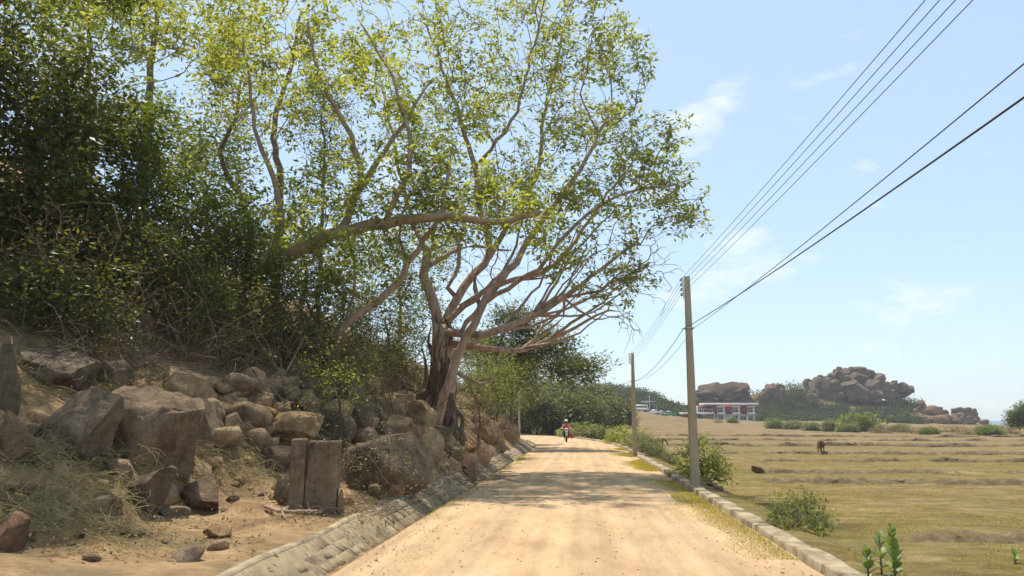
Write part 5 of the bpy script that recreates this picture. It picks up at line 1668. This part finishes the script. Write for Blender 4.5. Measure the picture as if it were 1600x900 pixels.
# ------------------------------------------------------------------ far rock outcrops, each boulder a part
rock_far_meshes = [mesh('boulder', rock_verts(600 + k, 3, 8, 3.0, 0.09)[0], F3, M['rock_far'], True) for k in range(9)]
for me_ in rock_far_meshes:
    me_.set_sharp_from_angle(angle=R(26))
def outcrop(label, D, rocks, seed, tint=(1, 1, 1)):
    r = random.Random(seed)
    p0_ = at(sum(q[0] for q in rocks) / len(rocks), 650, D)
    t = thing('rock_outcrop', label, 'rock outcrop', (p0_.x, D, h1(p0_.x, D)), 0, 'rock outcrops on the far hills')
    fill = []
    if len(rocks) > 5:
        for (px, py, w, h, dd) in rocks:
            for _ in range(3 if w < 45 else 9):
                k = r.uniform(.22, .5) * (1 if w < 45 else .7)
                fill.append((px + r.uniform(-.5, .5) * w, py + r.uniform(-.5, .5) * h, w * k, h * k * r.uniform(.8, 1.3), dd - w * D / 1200 * r.uniform(.1, .42)))
    for (px, py, w, h, dd) in rocks + fill:
        p = at(px, py, D + dd)
        f = (D + dd) / 1200
        o = obj('boulder', r.choice(rock_far_meshes), t)
        o.location = Vector(p) - Vector(t.location)
        o.scale = (w * f / 2 * 1.1, w * f / 2 * r.uniform(.8, 1.1), h * f / 2 * 1.12)
        o.rotation_euler = (r.uniform(-.25, .25), r.uniform(-.3, .3), r.uniform(-.6, .6) + r.choice([0, PI]))
        k = r.uniform(.82, 1.15)
        o.color = (tint[0] * k, tint[1] * k * r.uniform(.95, 1.02), tint[2] * k, 1)
    return t
main = [(1275, 606, 26, 30, 0), (1290, 610, 24, 34, -2), (1302, 592, 22, 20, 0), (1312, 588, 16, 22, 3), (1322, 584, 22, 16, 2), (1336, 582, 28, 16, 3), (1352, 584, 22, 18, 3), (1340, 596, 26, 22, -1), (1322, 598, 20, 22, -1),
        (1305, 605, 14, 20, -4), (1313, 612, 10, 24, -5), (1330, 610, 24, 26, -5), (1345, 612, 26, 24, -6), (1360, 605, 26, 24, -4), (1372, 598, 20, 26, -1), (1380, 606, 16, 20, 0), (1366, 618, 24, 18, -6), (1392, 605, 18, 14, 2), (1402, 606, 14, 12, 2), (1412, 602, 12, 8, 2), (1420, 608, 14, 10, 2),
        (1264, 600, 16, 14, 3), (1285, 596, 18, 16, 4), (1272, 624, 12, 18, -6), (1314, 618, 9, 9, -8), (1350, 624, 16, 10, -8), (1385, 615, 22, 14, -3), (1300, 620, 22, 16, -3), (1325, 620, 30, 18, -2), (1345, 600, 60, 30, 6), (1290, 604, 50, 30, 8), (1390, 612, 50, 20, 6),
        (1314, 638, 12, 7, -14), (1262, 630, 20, 10, -10), (1240, 636, 16, 7, -12)]
outcrop('big heap of brown granite boulders crowning the right hill', 312, main, 1)
outcrop('craggy brown rock dome behind the two storey building', 300, [(1128, 618, 70, 34, 0), (1110, 614, 34, 26, -2), (1122, 606, 22, 14, 0), (1136, 608, 26, 16, 1), (1150, 616, 38, 26, -1), (1098, 624, 22, 24, -2), (1162, 622, 22, 22, 0), (1142, 626, 50, 26, -4), (1112, 630, 40, 24, -4), (1118, 602, 10, 6, 0)], 2, (.95, .88, .82))
outcrop('square topped rock tower between rock dome and boulder heap', 305, [(1208, 622, 28, 34, 0), (1215, 610, 20, 18, 0), (1200, 612, 18, 20, 1), (1194, 624, 14, 20, -1), (1220, 624, 16, 30, -2), (1206, 606, 18, 10, 2)], 3, (1, .92, .86))
outcrop('low tan rocks on the shore right of the hill', 292, [(1450, 644, 40, 16, 0), (1443, 653, 36, 14, -2), (1462, 655, 34, 14, -4), (1472, 648, 16, 14, 1), (1480, 655, 14, 14, -2), (1438, 632, 16, 12, 4), (1430, 655, 16, 10, -2), (1395, 655, 14, 9, -6), (1408, 653, 10, 10, -6), (1418, 656, 10, 7, -7)], 4, (1.35, 1.15, .9))
outcrop('stacked brown rocks standing at the sea shore', 296, [(1512, 652, 30, 18, 0), (1496, 644, 14, 12, 0), (1508, 642, 16, 10, 1), (1520, 648, 14, 14, 0), (1493, 655, 22, 12, -3), (1505, 658, 24, 10, -4), (1480, 660, 12, 7, -5), (1538, 660, 12, 8, -4)], 5, (1.15, 1.0, .88))
outcrop('lone square rock on the tree covered ridge left of the near pole', 285, [(973, 613, 10, 14, 0), (974, 622, 12, 12, 0), (995, 620, 14, 8, 3)], 6, (1.3, 1.05, .95))
outcrop('small rounded rock poking out of the ridge above the bend', 200, [(915, 606, 9, 8, 0), (917, 614, 12, 12, 0)], 7, (1.2, 1.0, .9))

# far scrub on the hills: one mass
r = np.random.default_rng(900)
C, sizes = [], []
def scrub(px0, px1, D0, D1, n, hfun):
    k = 0
    while k < n:
        px = r.uniform(px0, px1)
        D = r.uniform(D0, D1)
        p = at(px, 657, D)
        z = h1(p.x, D)
        C.append((p.x, D, z + hfun * r.uniform(.1, .6)))
        sizes.append(hfun)
        k += 1
scrub(1180, 1440, 268, 300, 900, 2.0)
scrub(1390, 1470, 290, 345, 260, 2.4)
scrub(1085, 1260, 262, 320, 420, 2.2)
scrub(925, 1030, 250, 320, 620, 3.0)
scrub(1030, 1095, 255, 290, 260, 2.0)
scrub(700, 960, 150, 260, 600, 4.0)
scrub(1395, 1440, 285, 330, 160, 4.5)
scrub(1225, 1260, 290, 310, 120, 5.0)
C = np.array(C)
sizes = np.array(sizes)
mb = MB()
for hs in np.unique(sizes):
    sub_ = C[sizes == hs]
    blob = np.repeat(sub_, 4, 0) + r.normal(0, hs * .28, (len(sub_) * 4, 3)) * np.array([1.3, 1.3, .7])
    leaves(blob, 9, hs * 0.2, 0.62, int(hs * 10), 0.0, 0.7, mb=mb)
tag(mb.build('hill_scrub', M['leaf_far'], None, False, True), 'dark green scrub and trees covering the far hills', 'scrub', kind='stuff')

# shrubs at the far edge of the field
G4 = 'shrubs at the far edge of the field'
specs = [(1345, 684, 150, (3.4, 2.4, 3.4), bA, 'largest green shrub below the boulder heap'), (1300, 682, 158, (3, 2, 2.2), bB, 'olive shrub left of the largest green shrub'), (1325, 684, 140, (1.6, 1.5, 1.5), bB, 'pale shrub in front of the largest green shrub'),
         (1212, 672, 180, (2.2, 2, 1.9), bA, 'rounded dark shrub right of the building'), (1243, 674, 175, (2.6, 2, 1.9), bB, 'olive shrub two right of the building'), (1272, 678, 165, (2.2, 2, 1.8), bB, 'grey olive shrub below the hill, left of the larger ones'),
         (1376, 686, 142, (2.6, 2, 1.6), bD, 'brown dry shrub right of the largest green shrub'), (1405, 684, 150, (2, 2, 1.6), bB, 'olive shrub below the low shore rocks'), (1448, 690, 130, (1.1, 1, 1.1), bA, 'small dark round shrub on the field edge'),
         (1458, 688, 134, (1, 1, 1.2), bA, 'small upright dark shrub beside the round one'), (1490, 684, 145, (3, 2, 1.4), bD, 'wide dry shrub below the stacked shore rocks'), (1548, 694, 118, (1.9, 1.6, 1.5), bA, 'bright round shrub near the right picture edge'),
         (1540, 682, 138, (2, 2, 1.4), bB, 'dark shrub behind the bright round one at right'), (1580, 686, 135, (2.6, 2, 1.3), bD, 'dry brown brush at the right picture edge'), (1145, 668, 215, (1.4, 1.3, 1.6), bA, 'small dark shrub standing before the building'), (1122, 668, 205, (1.2, 1.2, 1.2), bD, 'small dry shrub before the building front'),
         (1515, 690, 128, (2.2, 2, 1.0), bD, 'low dry shrub left of the bright round one'), (1425, 690, 136, (2.2, 2, 1.1), bD, 'low brown shrub left of the small dark round one')]
for k, (px, py, D, s, pr, lab) in enumerate(specs):
    put(pr, px, py, D, s, lab, k * 1.3, G4)
ft = proto(331, 340, 18, 0.13, 0.10, 'leaf_dark', 'bark_dark', (.95, .9, 1.1), 'edge_tree', '', 'tree', 0.5)
put(ft, 1603, 660, 128, (3.6, 3.2, 2.7), 'dark feathery tree cut by the right picture edge', 1.0, None, True)

# ------------------------------------------------------------------ air
hz_ = MB()
hz_.box((150, 330, 12), (1500, 800, 52))
hm = bpy.data.materials.new('noon_haze')
hm.use_nodes = True
hn = hm.node_tree.nodes
hn.clear()
ho = hn.new('ShaderNodeOutputMaterial')
hv_ = hn.new('ShaderNodeVolumePrincipled')
hv_.inputs['Color'].default_value = (0.86, 0.91, 0.96, 1)
hv_.inputs['Density'].default_value = 0.00038
hv_.inputs['Anisotropy'].default_value = 0.2
hm.node_tree.links.new(hv_.outputs[0], ho.inputs['Volume'])
tag(hz_.build('haze', hm), 'thin pale noon haze over the whole scene', 'haze', kind='stuff')
